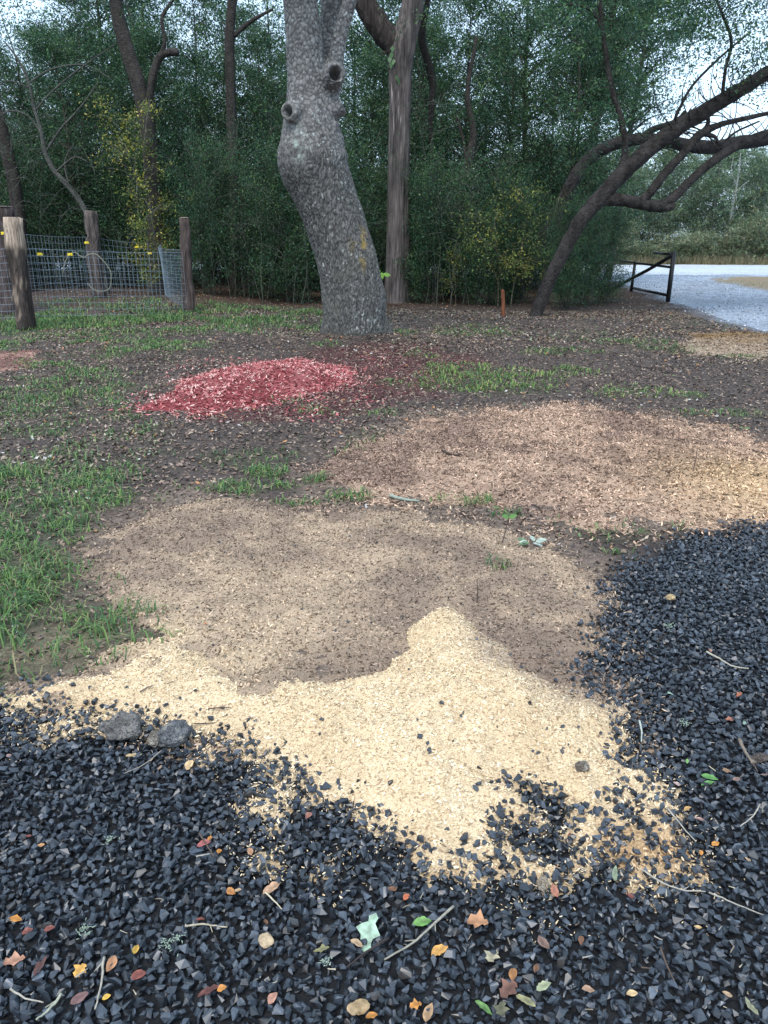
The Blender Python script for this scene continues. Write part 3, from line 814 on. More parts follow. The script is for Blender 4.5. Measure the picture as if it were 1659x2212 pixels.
def carve(V, N, ctr, ax, rad, depth):
    d = np.linalg.norm(np.cross(V - ctr, ax), axis=1); front = ((V - ctr) @ ax) > -.10
    w = np.exp(-(d / rad) ** 4) * front
    V -= ax[None] * (w * depth)[:, None]
    return w
hole = np.zeros(len(V))
for (px, py, Yc, ax, rad) in ((617, 236, OY - .47, (-.55, -.75, .35), .062), (727, 155, OY - .48, (.25, -.95, .15), .075)):
    ax = np.array(ax); ax /= np.linalg.norm(ax)
    c0 = AT(px, py, Yc)
    ring = np.linalg.norm(np.cross(V - c0, ax), axis=1)
    near = np.linalg.norm(V - c0, axis=1) < .28
    V += (N * (.03 * np.exp(-((ring - rad * 1.45) / (rad * .35)) ** 2) * near)[:, None])
    m = near
    w = np.zeros(len(V)); Vm = V[m]; w[m] = carve(Vm, None, c0, ax, rad, .16); V[m] = Vm
    hole = np.maximum(hole, w)
up_ = sstep(2.3, 3.4, V[:, 2])
wp = V + .03 * np.stack([fbm(V * 5, 2, 401), fbm(V * 5, 2, 402), fbm(V * 5, 2, 403)], 1)
f1, f2, cid = voronoi(wp * np.array([17, 17, 15.5]), 3)
g1, g2, gid = voronoi(wp * np.array([36, 36, 7.5]), 5)
ed = np.where(up_ > .5, f2 - f1, (g2 - g1)); ci = np.where(up_ > .5, cid, gid)
plate = sstep(.02, .26, ed)
ridge = fbm(V * np.array([13, 13, 1.3]), 3, 411)
smoothz = sstep(2.75, 3.0, V[:, 2]) * sstep(3.55, 3.3, V[:, 2])          # knotted collar: wrinkled, few plates
amp = .015 * (1 - .6 * smoothz)
V = V + N * ((plate - 1) * amp + (.016 - .010 * up_) * ridge + .012 * fbm(V * 3, 3, 415) + smoothz * .012 * fbm(V * np.array([6, 6, 22]), 3, 417))[:, None]
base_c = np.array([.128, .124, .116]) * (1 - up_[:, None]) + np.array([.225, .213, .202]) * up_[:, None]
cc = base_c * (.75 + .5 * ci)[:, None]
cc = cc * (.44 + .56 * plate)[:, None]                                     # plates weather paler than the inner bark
lich = sstep(.44, .56, fbm(V * np.array([34, 34, 26]), 2, 421) * .7 + .35 * fbm(V * 3, 3, 423)) * plate
cc = cc * (1 - lich[:, None] * .8) + np.array([.42, .45, .43]) * lich[:, None] * .8
pale = AT(640, 320, OY - .6); wv = np.exp(-((V[:, 0] - pale[0]) / .09) ** 2 - ((V[:, 2] - pale[2]) / .28) ** 2) * sstep(-.2, .4, fbm(V * 14, 3, 425))
cc = cc * (1 - wv[:, None] * .7) + np.array([.36, .42, .38]) * wv[:, None] * .7
yl = AT(782, 535, OY - .5); wv = np.exp(-((V[:, 0] - yl[0]) / .13) ** 2 - ((V[:, 2] - yl[2]) / .26) ** 2) * sstep(.0, .5, fbm(V * np.array([10, 10, 6]), 3, 427)) * (V[:, 1] < OY)
cc = cc * (1 - wv[:, None] * .75) + np.array([.34, .23, .05]) * wv[:, None] * .75
mossw = sstep(1.6, .3, V[:, 2]) * sstep(-.3, .5, fbm(V * 4, 3, 429)) * .45
cc = cc * (1 - mossw[:, None]) + np.array([.10, .105, .085]) * mossw[:, None]
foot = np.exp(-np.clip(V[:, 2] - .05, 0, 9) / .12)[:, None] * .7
cc = cc * (1 - foot) + np.array([.04, .032, .028]) * foot                  # darker brown towards the foot
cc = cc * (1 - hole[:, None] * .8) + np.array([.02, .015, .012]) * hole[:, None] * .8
oak = thing("oak_tree", "massive grey oak leaning left with knotted burls and forked limbs", "tree", (*AT(770, 738, OY)[:2], 0))
ol = np.array(oak.location)
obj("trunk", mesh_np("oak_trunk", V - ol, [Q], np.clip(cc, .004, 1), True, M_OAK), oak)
r = np.random.default_rng(51)
mbc = MB(); Cs, Ds, Ls = [], [], []
starts = [AT(612, -320, OY), AT(828, -235, OY), AT(758, -290, OY + 1.3), AT(640, -90, OY), AT(780, -100, OY)]
for b in range(26):
    o = starts[b % 5]; a = r.uniform(0, 6.28); L_ = r.uniform(2.0, 4.6)
    e = o + np.array([math.cos(a) * L_, math.sin(a) * L_ + .6, r.uniform(.8, 3.0)])
    e[2] = max(e[2], 6.2)
    P = np.linspace(0, 1, 6)[:, None] * (e - o) + o + r.normal(0, .12, (6, 3)) * np.array([[0], [1], [1], [1], [1], [0]])
    limb_m(mbc, np.concatenate([P, np.linspace(.11, .015, 6)[:, None]], 1), 7, (.12, .11, .10), .08, 3, b)
    f = r.uniform(.3, 1.05, 34) * 5
    c = np.stack([np.interp(np.clip(f, 0, 5), np.arange(6), P[:, q]) for q in range(3)], 1) + r.normal(0, .42, (34, 3))
    Cs.append(c); Ds.append(nrm(r.normal(size=(34, 3)) * np.array([1, 1, .5]))); Ls.append(r.uniform(.3, .7, 34))
Vl, Ql, cl = leafquads(r, np.concatenate(Cs), np.concatenate(Ds), np.concatenate(Ls), 18, .09, .04, GREENS, GW)
obj("limbs", mbc.mesh("oak_limbs", M_BARK), oak, -ol)
obj("crown", mesh_np("oak_crown", Vl, [Ql], cl, False, M_LEAF), oak, -ol)

# ---- cedar behind the oak
cb = onground(857, 655); CYD = cb[1] + .25
ced = thing("cedar_tree", "straight stringy-barked cedar trunk with a dark limb, behind the oak", "tree", cb)
mb = MB()
CB = (.125, .105, .098)
limb(mb, [(858, 668, 58), (858, 640, 50), (860, 560, 46), (861, 480, 45), (862, 380, 42), (864, 280, 41), (866, 200, 42), (866, 150, 44), (868, 110, 50), (880, 60, 42), (893, 0, 40), (905, -80, 38), (915, -220, 30), (920, -380, 16)], 28, CB, .09, 8, CYD, 1, .06, .5)
limb(mb, [(868, 130, 44), (850, 95, 40), (828, 70, 40), (805, 35, 40), (780, -5, 38), (750, -70, 32), (710, -160, 22)], 16, (.05, .04, .036), .16, 8, CYD, 2, .3)
for i in range(16):
    a = r.uniform(0, 1); q = AT(868 - 30 * a + r.normal(0, 6), 118 - 22 * a + r.normal(0, 6), CYD - .15)
    mb.tube(np.array([q, q + np.array([r.normal(-.1, .1), r.normal(0, .06), r.uniform(-.35, .05)])]), [.02, .006], 4, (.05, .045, .035))
# stringy strips of bark
for i in range(70):
    py = r.uniform(20, 640); hw = 20
    px = 861 + (py < 110) * (110 - py) * .27 + r.uniform(-hw, hw)
    d_ = CYD - math.sqrt(max(.0, .26 ** 2 - ((px - 861) / hw * .24) ** 2)) - .005
    mb.tube(np.array([AT(px, py, d_), AT(px + r.normal(0, 1.2), py + 30, d_ - .01), AT(px + r.normal(0, 2), py + r.uniform(45, 90), d_)]), [.005, .013, .004], 4, np.array(r.choice([.09, .13, .20, .26])) * np.array([1, .88, .84]))
tm = mb.mesh("cedar_trunk", M_CEDAR); obj("trunk", tm, ced, -cb)
mb = MB()
limb(mb, [(932, -60, 16), (922, 0, 15), (911, 60, 15), (914, 100, 14), (926, 140, 15), (935, 185, 13), (931, 240, 11), (930, 300, 8), (936, 350, 5)], 9, (.035, .030, .027), .15, 6, CYD + .8, 3)
limb(mb, [(862, 690, 5), (880, 160, 5), (925, 145, 6)], 5, (.06, .055, .05), .1, 4, CYD + .6, 4) if False else None
vine = thing("hanging_limb", "dark crooked limb hanging just beside the cedar trunk", "branch", AT(930, 300, CYD + .8))
obj("wood", mb.mesh("hanging_limb", M_BARK), vine, -AT(930, 300, CYD + .8))
Cs = np.array([AT(r.uniform(760, 1010), r.uniform(-300, 60), CYD + r.normal(0, .9)) for _ in range(90)])
Vl, Ql, cl = leafquads(r, Cs, nrm(r.normal(size=(90, 3))), r.uniform(.3, .8, 90), 26, .07, .03, GREENS, GW)
obj("crown", mesh_np("cedar_crown", Vl, [Ql], cl, False, M_LEAF), ced, -cb)
lv = thing("ivy_sprig", "pale green ivy leaves clinging high on the cedar", "ivy", AT(845, 125, CYD - .25))
mb = MB()
for px, py in ((846, 118), (842, 128), (850, 133), (845, 140), (857, 168), (862, 176), (848, 105)):
    q = AT(px, py, CYD - .3); s = .09
    nrm_ = r.normal(0, .3, 3) + np.array([0, -1, .2])
    u = nrm(np.cross(nrm_, [0, 0, 1])); v = nrm(np.cross(u, nrm_))
    mb.add(np.array([q - v * s, q - u * s * .6, q + v * s * .8, q + u * s * .6]), [[0, 1, 2, 3]], None, np.array([.11, .20, .09]) * r.uniform(.7, 1.2))
obj("leaves", mb.mesh("ivy_leaves", M_LEAF, False), lv, -AT(845, 125, CYD - .25))

# ---- the leaning tree on the right, and the one behind it
lb = onground(1160, 684); LY = lb[1] + .15
BK = (.054, .047, .044)
lean = thing("leaning_tree", "dark tree leaning far right with long limbs reaching over the driveway", "tree", lb)
mb = MB()
def ll_(rows, n=12, c=BK, rg=.13, s=0): limb(mb, [(a_, b_, c_ * .78) for a_, b_, c_ in rows], n, c, rg, 9, LY, s, .5, .7)
ll_([(1154, 692, 40), (1160, 672, 33), (1186, 608, 33), (1219, 540, 34), (1256, 474, 36), (1300, 424, 38), (1345, 374, 38), (1400, 324, 38), (1460, 278, 38), (1530, 236, 36), (1600, 194, 32), (1660, 156, 31), (1740, 112, 27), (1850, 40, 20), (1960, -60, 12)], 16, s=11)
ll_([(1285, 436, 30), (1320, 430, 30), (1355, 434, 29), (1390, 441, 28), (1418, 446, 27), (1446, 445, 25), (1452, 437, 20)], 14, s=12)
ll_([(1425, 446, 26), (1452, 430, 24), (1490, 392, 21), (1530, 356, 21), (1580, 322, 21), (1640, 294, 20), (1710, 276, 18), (1820, 250, 12)], 12, s=13)
ll_([(1385, 436, 24), (1408, 412, 22), (1440, 370, 21), (1472, 336, 20), (1500, 302, 21), (1522, 284, 20), (1560, 268, 13), (1610, 256, 11), (1680, 240, 9), (1760, 225, 6)], 10, s=14)
ll_([(1518, 290, 14), (1530, 262, 10), (1520, 235, 9), (1540, 215, 6)], 7, s=15)
ll_([(1520, 288, 13), (1545, 296, 8), (1556, 312, 6), (1590, 285, 5), (1640, 262, 4)], 6, s=16)
ll_([(1342, 372, 22), (1349, 330, 15), (1350, 300, 14), (1338, 245, 13), (1325, 205, 13), (1314, 150, 12), (1305, 90, 11), (1298, 30, 11), (1292, -40, 10), (1285, -160, 7)], 9, s=17)
ll_([(1303, 70, 8), (1280, 25, 7), (1240, 10, 5), (1200, 14, 3)], 6, s=18)
ll_([(1440, 300, 8), (1470, 230, 7), (1500, 180, 6), (1560, 120, 5), (1620, 70, 4)], 6, s=19)
ll_([(1560, 215, 9), (1567, 150, 8), (1580, 90, 8), (1560, 30, 7), (1530, -40, 5)], 6, s=20)
ll_([(1490, 325, 9), (1530, 318, 8), (1580, 330, 7), (1620, 305, 5)], 6, s=21) if False else None
for i in range(60):
    f = r.uniform(0, 1); px = 1380 + 300 * f; py = 335 - 185 * f + r.normal(0, 4); a = r.uniform(-2.6, .6); Lp = r.uniform(40, 130)
    q = [(px, py, 2.5), (px + .5 * Lp * math.cos(a) + r.normal(0, 6), py + .5 * Lp * math.sin(a), 1.8), (px + Lp * math.cos(a + .3), py + Lp * math.sin(a + .3), .9)]
    dy = r.normal(0, .5)
    limb(mb, [(q[0][0], q[0][1], 2.5, LY), (*q[1], LY + dy), (*q[2], LY + 2 * dy)], 4, (.05, .045, .04), .05, 3, LY, i)
obj("trunk", mb.mesh("leaning_trunk", M_BARK), lean, -lb)
Cs = []
for i in range(330):
    px = r.uniform(1180, 2000); py = r.uniform(-330, 330)
    lim = 330 - (px - 1180) * .42
    dens = .95 if py < lim - 80 else .45
    if px > 1440 and 170 < py: dens *= .5
    if px < 1330: dens *= .6
    if py < lim + 70 and r.random() < dens:
        c0 = AT(px, py, LY + r.normal(.6, 1.3)); k_ = int(r.uniform(14, 36) * (1 if py < 150 else .7))
        Cs.extend(c0 + r.normal(size=(k_, 3)) * np.array([.34, .34, .20]))
Cs = np.array(Cs)
Vl, Ql, cl = leafquads(r, Cs, nrm(r.normal(size=(len(Cs), 3)) * np.array([1, 1, .5])), r.uniform(.2, .5, len(Cs)), 16, .066, .029, GREENS, GW)
obj("crown", mesh_np("leaning_crown", Vl, [Ql], cl, False, M_LEAF), lean, -lb)
b2 = onground(1112, 648)
t2 = thing("arching_tree", "dark arching trunk half hidden behind the leaning tree", "tree", b2)
mb = MB()
limb(mb, [(1108, 656, 32), (1125, 615, 29), (1160, 540, 27), (1200, 470, 26), (1228, 410, 25), (1262, 352, 24), (1310, 318, 22), (1370, 302, 22), (1430, 303, 22), (1490, 315, 24), (1545, 318, 24), (1600, 308, 24), (1670, 298, 22), (1780, 260, 16), (1900, 180, 9)], 14, (.050, .044, .042), .12, 8, b2[1] + .4, 31, .5, .7)
limb(mb, [(1380, 302, 15), (1410, 280, 12), (1460, 262, 9), (1480, 240, 6)], 6, (.05, .045, .04), .1, 4, b2[1] + .4, 32)
for i in range(26):
    px = r.uniform(1540, 1800); a = r.uniform(-2.2, .2); Lp = r.uniform(30, 120); py = 312 - max(0, px - 1670) * .3
    limb(mb, [(px, py, 2.5), (px + .5 * Lp * math.cos(a), py + .5 * Lp * math.sin(a) + r.normal(0, 5), 1.8), (px + Lp * math.cos(a - .2), py + Lp * math.sin(a - .2), .9)], 4, (.05, .045, .04), .05, 3, b2[1] + .4, i)
obj("trunk", mb.mesh("arching_trunk", M_BARK), t2, -b2)
Cs = np.array([AT(r.uniform(1330, 1950), r.uniform(-200, 300), b2[1] + r.normal(1.2, 1)) for _ in range(620)])
Vl, Ql, cl = leafquads(r, Cs, nrm(r.normal(size=(len(Cs), 3)) * np.array([1, 1, .5])), r.uniform(.2, .6, len(Cs)), 13, .065, .027, GREENS, GW)
obj("crown", mesh_np("arching_crown", Vl, [Ql], cl, False, M_LEAF), t2, -b2)

# ---- named trees of the wood
def named_tree(name, label, Yt, runs, crown, col=(.06, .052, .047), nl=70, n=10, cols=GREENS, wts=GW, leaf=(.075, .034), per=18):
    first = runs[0][0]
    p0 = AT(first[0], first[1], Yt); p0[2] = gz(p0[0], p0[1])
    t = thing(name, label, "tree", p0)
    m = MB()
    for i, rn in enumerate(runs): limb(m, rn, n if i == 0 else 6, col, .10, 6, Yt, 40 + i)
    # carry the foot down to the ground
    a = AT(first[0], first[1], Yt)
    if a[2] > p0[2] + .02:
        rw = wpx(first[2], Yt) / 2
        limb_m(m, np.array([[p0[0], p0[1], p0[2] - .1, rw * 1.25], [(a[0] + p0[0]) / 2, Yt, (a[2] + p0[2]) / 2, rw * 1.08], [a[0], Yt, a[2] + .05, rw]]), n, col, .1, 5, 60)
    obj("trunk", m.mesh(name + "_wood", M_BARK), t, -p0)
    x0, x1, y0, y1 = crown
    C = np.array([AT(r.uniform(x0, x1), r.uniform(y0, y1), Yt + r.normal(0, 1.2)) for _ in range(nl)])
    Vq, Qq, cq = leafquads(r, C, nrm(r.normal(size=(nl, 3)) * np.array([1, 1, .5])), r.uniform(.3, .8, nl), per, leaf[0], leaf[1], cols, wts)
    obj("crown", mesh_np(name + "_leaves", Vq, [Qq], cq, False, M_LEAF), t, -p0)
    return t
named_tree("crooked_tree", "thick crooked dark trunk with a broken side limb behind the wire pen", 21.2,
           [[(338, 600, 34), (335, 500, 32), (331, 420, 31), (324, 330, 30), (312, 240, 29), (298, 180, 28), (283, 135, 27), (266, 80, 27), (256, 40, 25), (250, 0, 24), (248, -60, 22), (262, -180, 16), (280, -320, 8)],
            [(318, 240, 14), (326, 190, 15), (334, 150, 15), (345, 124, 14), (362, 114, 13), (386, 112, 12)], [(345, 122, 8), (356, 90, 7), (350, 40, 7), (372, 0, 6), (400, -60, 4)]], (120, 480, -420, 60), nl=110)
named_tree("straight_tree", "straight dark trunk rising into the canopy midway between pen and oak", 22.6,
           [[(506, 560, 20), (502, 400, 19), (500, 280, 19), (498, 180, 18), (496, 80, 18), (500, 20, 17), (506, -60, 15), (510, -260, 8)], [(503, 80, 9), (530, 55, 8), (560, 35, 6), (590, 20, 4)]], (420, 620, -330, 40), nl=70)
named_tree("edge_tree", "slanting dark trunk at the left edge behind the fence", 21.5,
           [[(44, 520, 27), (38, 450, 26), (30, 390, 25), (16, 330, 24), (2, 270, 23), (-20, 200, 21), (-50, 60, 17), (-90, -160, 9)]], (-220, 90, -300, 120), nl=90)
named_tree("dead_leaning_sapling", "thin pale leaning trunk with bare twigs above the pen's middle post", 20.6,
           [[(226, 600, 13), (205, 520, 12), (184, 455, 11), (150, 405, 10), (118, 370, 10), (98, 330, 9), (88, 280, 7), (74, 235, 6), (62, 180, 5), (40, 130, 4), (10, 90, 3)],
            [(98, 330, 5), (130, 280, 4), (175, 230, 3), (210, 180, 2)], [(90, 290, 4), (60, 250, 3), (20, 240, 3), (-10, 260, 2)], [(76, 240, 4), (110, 200, 3), (170, 150, 3), (250, 95, 2)], [(66, 190, 3), (20, 175, 2), (-10, 190, 2)], [(120, 372, 4), (160, 340, 3), (190, 350, 2)], [(150, 405, 4), (140, 350, 3), (160, 310, 2)], [(62, 180, 3), (110, 150, 3), (180, 140, 2), (240, 170, 2)]],
           (-20, 200, 0, 220), (.10, .10, .09), nl=16, n=7)
named_tree("slanted_tree", "short slanting dark trunk in the thicket between cedar and leaning tree", 22.0,
           [[(975, 600, 22), (985, 500, 21), (990, 430, 21), (1000, 390, 20), (1016, 330, 17), (1022, 280, 13), (1010, 200, 9), (1030, 80, 6)], [(1010, 360, 8), (1000, 300, 6), (985, 250, 4)]], (940, 1100, -60, 260), nl=60)

# ---- plants of the understory
SHRUBS = [make_plant(500 + i, 3.0 + .3 * i, .15, 1.25, 70, 17, 12, .058, .026, .022, stems=7, zpow=.85, twigL=(.15, .45), bark=(.085, .085, .070)) for i in range(3)]
YELLOWS = [(.30, .27, .045), (.20, .22, .05), (.36, .30, .08), (.10, .15, .04)]
UNDER = [make_plant(600 + i, 7.5 + .6 * i, 1.3, 1.9, 85, 20, 13, .075, .034, .075, zpow=1.15, twigL=(.25, .6)) for i in range(3)]
TALL = [make_plant(700 + i, 13.0, 6.0, 3.0, 75, 22, 15, .10, .045, .15, twigL=(.35, .9)) for i in range(2)]
SAPL = [make_plant(800 + i, 3.6, .9, .55, 16, 9, 9, .055, .025, .014, bark=(.105, .115, .085), twigL=(.12, .35)) for i in range(3)]
rr = np.random.default_rng(61)

def spot(px, Yp):
    x = AT(px, 600, Yp)[0]
    return (x, Yp, gz(x, Yp) - .02)

front = [  # px, Y, scale, height factor, label
    (-60, 22.3, 1.1, 1.1, "dense green shrub at the left edge behind the pen"),
    (75, 23.2, 1.0, 1.25, "leafy shrub behind the split fence post with the pale top"),
    (165, 22.9, .9, 1.1, "leafy shrub filling the gap by the pen's middle post"),
    (268, 23.6, 1.0, 1.2, "dark shrub at the foot of the crooked trunk"),
    (368, 22.2, .8, 1.0, "dark shrub just behind the pen's corner"),
    (462, 20.4, .75, 1.1, "leafy shrub right of the narrow fence post"),
    (545, 20.9, .85, 1.15, "dark leafy shrub above the brush heap"),
    (632, 20.6, .9, 1.1, "tall green shrub pressing against the left side of the oak"),
    (708, 21.4, 1.0, 1.2, "shrub hidden mostly behind the oak trunk"),
    (805, 22.2, .9, 1.2, "shrub in the gap between oak and cedar"),
    (925, 20.4, .72, .95, "low green shrub at the right foot of the cedar"),
    (985, 21.2, .9, 1.0, "leafy shrub below the slanting short trunk"),
    (1050, 20.0, .8, .80, "low dark shrub behind the red stake"),
    (1120, 20.2, .8, .9, "shrub growing round the arching trunk's foot"),
    (1215, 18.6, .62, .72, "feathery green shrub just right of the leaning trunk"),
    (1262, 19.6, .7, .78, "green shrub under the low limb of the leaning tree"),
    (1308, 20.4, .62, .66, "outermost green shrub in front of the pipe brace"),
]
for i, (px, Yp, s, sz, lb_) in enumerate(front):
    plant("shrub", SHRUBS, i, lb_, "shrub", spot(px, Yp), s, sz, rr.uniform(0, 6.28), "shrubs along the wood edge", ("stem", "foliage"))
for i in range(30):
    Yp = rr.uniform(24.5, 32); px = -120 + 1380 * (i + rr.random()) / 30
    plant("thicket_shrub", SHRUBS, i, "shaded shrub standing deeper in the dark wood", "shrub", spot(px, Yp), rr.uniform(1.1, 1.5), rr.uniform(1.1, 1.5), rr.uniform(0, 6.28), "shrubs deeper in the wood", ("stem", "foliage"))
for i in range(20):
    Yp = rr.uniform(22.5, 27); px = -140 + 1400 * (i + rr.random()) / 20
    plant("understory_tree", UNDER, i, "slender evergreen understory tree in the nearer wood", "tree", spot(px, Yp), rr.uniform(.8, 1.0), rr.uniform(.75, 1.05), rr.uniform(0, 6.28), "understory trees of the nearer wood")
for i in range(20):
    Yp = rr.uniform(28, 37); px = -220 + 1430 * (i + rr.random()) / 20
    plant("woodland_tree", UNDER, i + 1, "dark leafy tree deep in the wood", "tree", spot(px, Yp), rr.uniform(1.1, 1.35), rr.uniform(.9, 1.15), rr.uniform(0, 6.28), "trees deep in the wood")
for i in range(11):
    Yp = rr.uniform(27, 36); px = -300 + 1500 * (i + rr.random()) / 8
    if i > 7: px, Yp = ((1235, 25.5), (1290, 28), (1312, 33))[i - 8]
    plant("canopy_tree", TALL, i, "tall canopy tree with its crown above the wood", "tree", spot(px, Yp), rr.uniform(.85, 1.05), None, rr.uniform(0, 6.28), "tall canopy trees of the wood")
SAPW = ["beside the narrow corner post", "left of the brush heap", "rising from the brush heap's left side", "rising from the brush heap's right side", "second left of the oak", "just left of the oak trunk", "half hidden by the oak's left edge",
        "touching the cedar's right side", "first right of the cedar", "second right of the cedar", "third right of the cedar", "left of the slanting short trunk", "right of the slanting short trunk", "directly behind the red stake", "between red stake and leaning trunk",
        "behind the leaning trunk's foot", "first right of the leaning trunk", "in front of the pipe brace", "behind the pale topped post", "left of the pen's middle post", "right of the pen's middle post", "below the yellow-leaved shrub"]
for i in range(22):
    px = [480, 520, 575, 600, 645, 660, 690, 905, 920, 940, 965, 1000, 1040, 1075, 1100, 1145, 1240, 1280, 60, 130, 250, 300][i]
    plant("sapling", SAPL, i, "thin pale-stemmed sapling " + SAPW[i], "sapling", spot(px + rr.uniform(-8, 8), rr.uniform(19.4, 21.5) if px > 400 else rr.uniform(22, 24)), rr.uniform(.7, 1.1), rr.uniform(.8, 1.25), rr.uniform(0, 6.28), "thin saplings along the wood edge", ("stem", "foliage"))

BARE = [make_plant(850 + i, 4.2, .8, 1.2, 40, 3, 3, .05, .024, .009, bark=(.13, .14, .115), stems=3, twigL=(.25, .7)) for i in range(2)]
for i, (px, Yp, sz, lb_) in enumerate(((20, 21.0, 1.3, "bare pale-twigged bush above the dark rear post"), (110, 21.4, 1.2, "bare pale-twigged bush left of the pen's middle post"), (255, 20.8, .9, "bare pale-twigged bush behind the middle of the pen"),
        (470, 19.8, 1.0, "bare pale-twigged bush right of the narrow corner post"), (560, 20.2, 1.1, "bare pale-twigged bush over the brush heap"), (655, 19.9, .8, "bare pale-twigged bush against the oak's left edge"),
        (790, 20.8, 1.1, "bare pale-twigged bush seen between oak and cedar"), (945, 19.7, 1.2, "bare pale-twigged bush right of the cedar"), (1030, 19.4, .8, "bare pale-twigged bush left of the red stake"), (1240, 18.4, .6, "bare pale-twigged bush right of the leaning trunk's foot"))):
    plant("bare_bush", BARE, i, lb_, "bush", spot(px, Yp), .9, sz, rr.uniform(0, 6.28), "bare bushes along the wood edge", ("stem", "foliage"))
# yellowing shrubs
ys1 = make_plant(901, 4.6, .4, .9, 44, 9, 10, .070, .034, .012, YELLOWS, [2, 3, 1, 4], stems=3, bark=(.20, .20, .16), twigL=(.12, .35))
plant("yellowing_shrub", [ys1], 0, "tall thin shrub with yellow leaves behind the wire pen", "shrub", spot(322, 20.0), 1, 1.0, .4, None, ("stem", "foliage"))
ys2 = make_plant(902, 2.5, .9, 1.7, 30, 9, 9, .066, .032, .016, YELLOWS, [1.2, 4, .7, 6], stems=4, bark=(.16, .15, .10), twigL=(.15, .45))
plant("yellow_green_shrub", [ys2], 0, "bright yellow-green shrub left of the leaning trunk", "shrub", spot(1090, 19.2), 1, 1.0, 1.0, None, ("stem", "foliage"))
ys3 = make_plant(903, 1.3, .4, .45, 10, 6, 8, .06, .034, .008, YELLOWS, [1.5, 3, 2, 3], stems=2, bark=(.2, .18, .12), twigL=(.1, .3))
plant("yellow_leaved_sapling", [ys3], 0, "small sapling with a few yellow leaves right of the cedar", "sapling", spot(975, 19.6), 1, 1.1, 0, None, ("stem", "foliage"))

# ---- the wood across the road
FARG = [(.115, .175, .105), (.14, .20, .105), (.095, .155, .105), (.17, .21, .10)]  # leaves paler than the near wood: open-sky light and haze put into colour
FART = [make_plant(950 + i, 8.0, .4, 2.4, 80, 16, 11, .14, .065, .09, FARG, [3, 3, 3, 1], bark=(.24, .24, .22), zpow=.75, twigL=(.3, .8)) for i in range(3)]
FARS = [make_plant(960 + i, 2.6, .05, 1.5, 45, 12, 10, .12, .05, .02, [(.19, .23, .13), (.14, .19, .11), (.25, .23, .13)], [2, 3, 1], stems=6, bark=(.2, .19, .16), twigL=(.2, .6)) for i in range(2)]
for i in range(16):
    px = 1180 + 44 * i; Yp = 57 + 4.5 * (i % 2) + rr.uniform(-1, 1)
    plant("roadside_tree", FART, i, "pale hazy green tree across the road", "tree", spot(px, Yp), rr.uniform(.85, 1.1), rr.uniform(.78, .98), rr.uniform(0, 6.28), "trees across the road")
for i in range(10):
    px = 1150 + 72 * i; Yp = 66 + rr.uniform(-1, 2)
    plant("back_tree", FART, i, "taller pale tree in the rear row across the road", "tree", spot(px, Yp), 1.2, 1.1, rr.uniform(0, 6.28), "rear row of trees across the road")
for i in range(18):
    px = 1240 + 34 * i
    plant("roadside_bush", FARS, i, "low grey-green bush on the far road verge", "bush", spot(px, rr.uniform(54.2, 55.2)), rr.uniform(.6, 1.25), rr.uniform(.4, 1.3), rr.uniform(0, 6.28), "bushes on the far road verge", ("stem", "foliage"))
mbw = MB()
p0 = spot(1570, 55.6)
t = thing("bare_white_tree", "bare pale-barked tree standing out across the road", "tree", p0)
for rn in ([(1568, 560, 12), (1572, 510, 10), (1580, 460, 9), (1588, 420, 7), (1596, 370, 5), (1600, 330, 3)], [(1580, 465, 5), (1566, 440, 4), (1555, 425, 3)], [(1586, 430, 5), (1600, 405, 4), (1618, 390, 3)], [(1590, 400, 4), (1580, 370, 3), (1584, 340, 2)], [(1574, 500, 4), (1560, 470, 3)]):
    limb(mbw, [(a_, b_, c_ * .5) for a_, b_, c_ in rn], 6, (.30, .31, .29), .08, 5, 55.6, 70)
obj("trunk", mbw.mesh("white_trunk", M_BARK), t, -np.array(p0))

# dry verge grass
n = 9000
p = np.stack([rr.uniform(12, 44, n), 53.2 + 1.6 * rr.random(n) ** 1.5], 1)
b0 = np.concatenate([p, gh(p[:, 0], p[:, 1])[:, None]], 1); a = rr.uniform(0, 6.28, n)
sv = np.stack([np.cos(a), np.sin(a), 0 * a], 1) * .02
tip = b0 + np.stack([rr.normal(0, .15, n), rr.normal(0, .15, n), rr.uniform(.2, .75, n)], 1)
o = obj("verge_grass", mesh_np("verge_grass", np.stack([b0 - sv, b0 + sv, tip], 1).reshape(-1, 3), [np.arange(3 * n).reshape(-1, 3)], np.repeat(palette(rr, n, [(.34, .27, .17), (.24, .21, .13), (.17, .19, .10)], [3, 2, 3]), 3, 0), False, M_GRASS))
tag(o, "dry tan grass along the far edge of the road", "grass", kind="stuff")

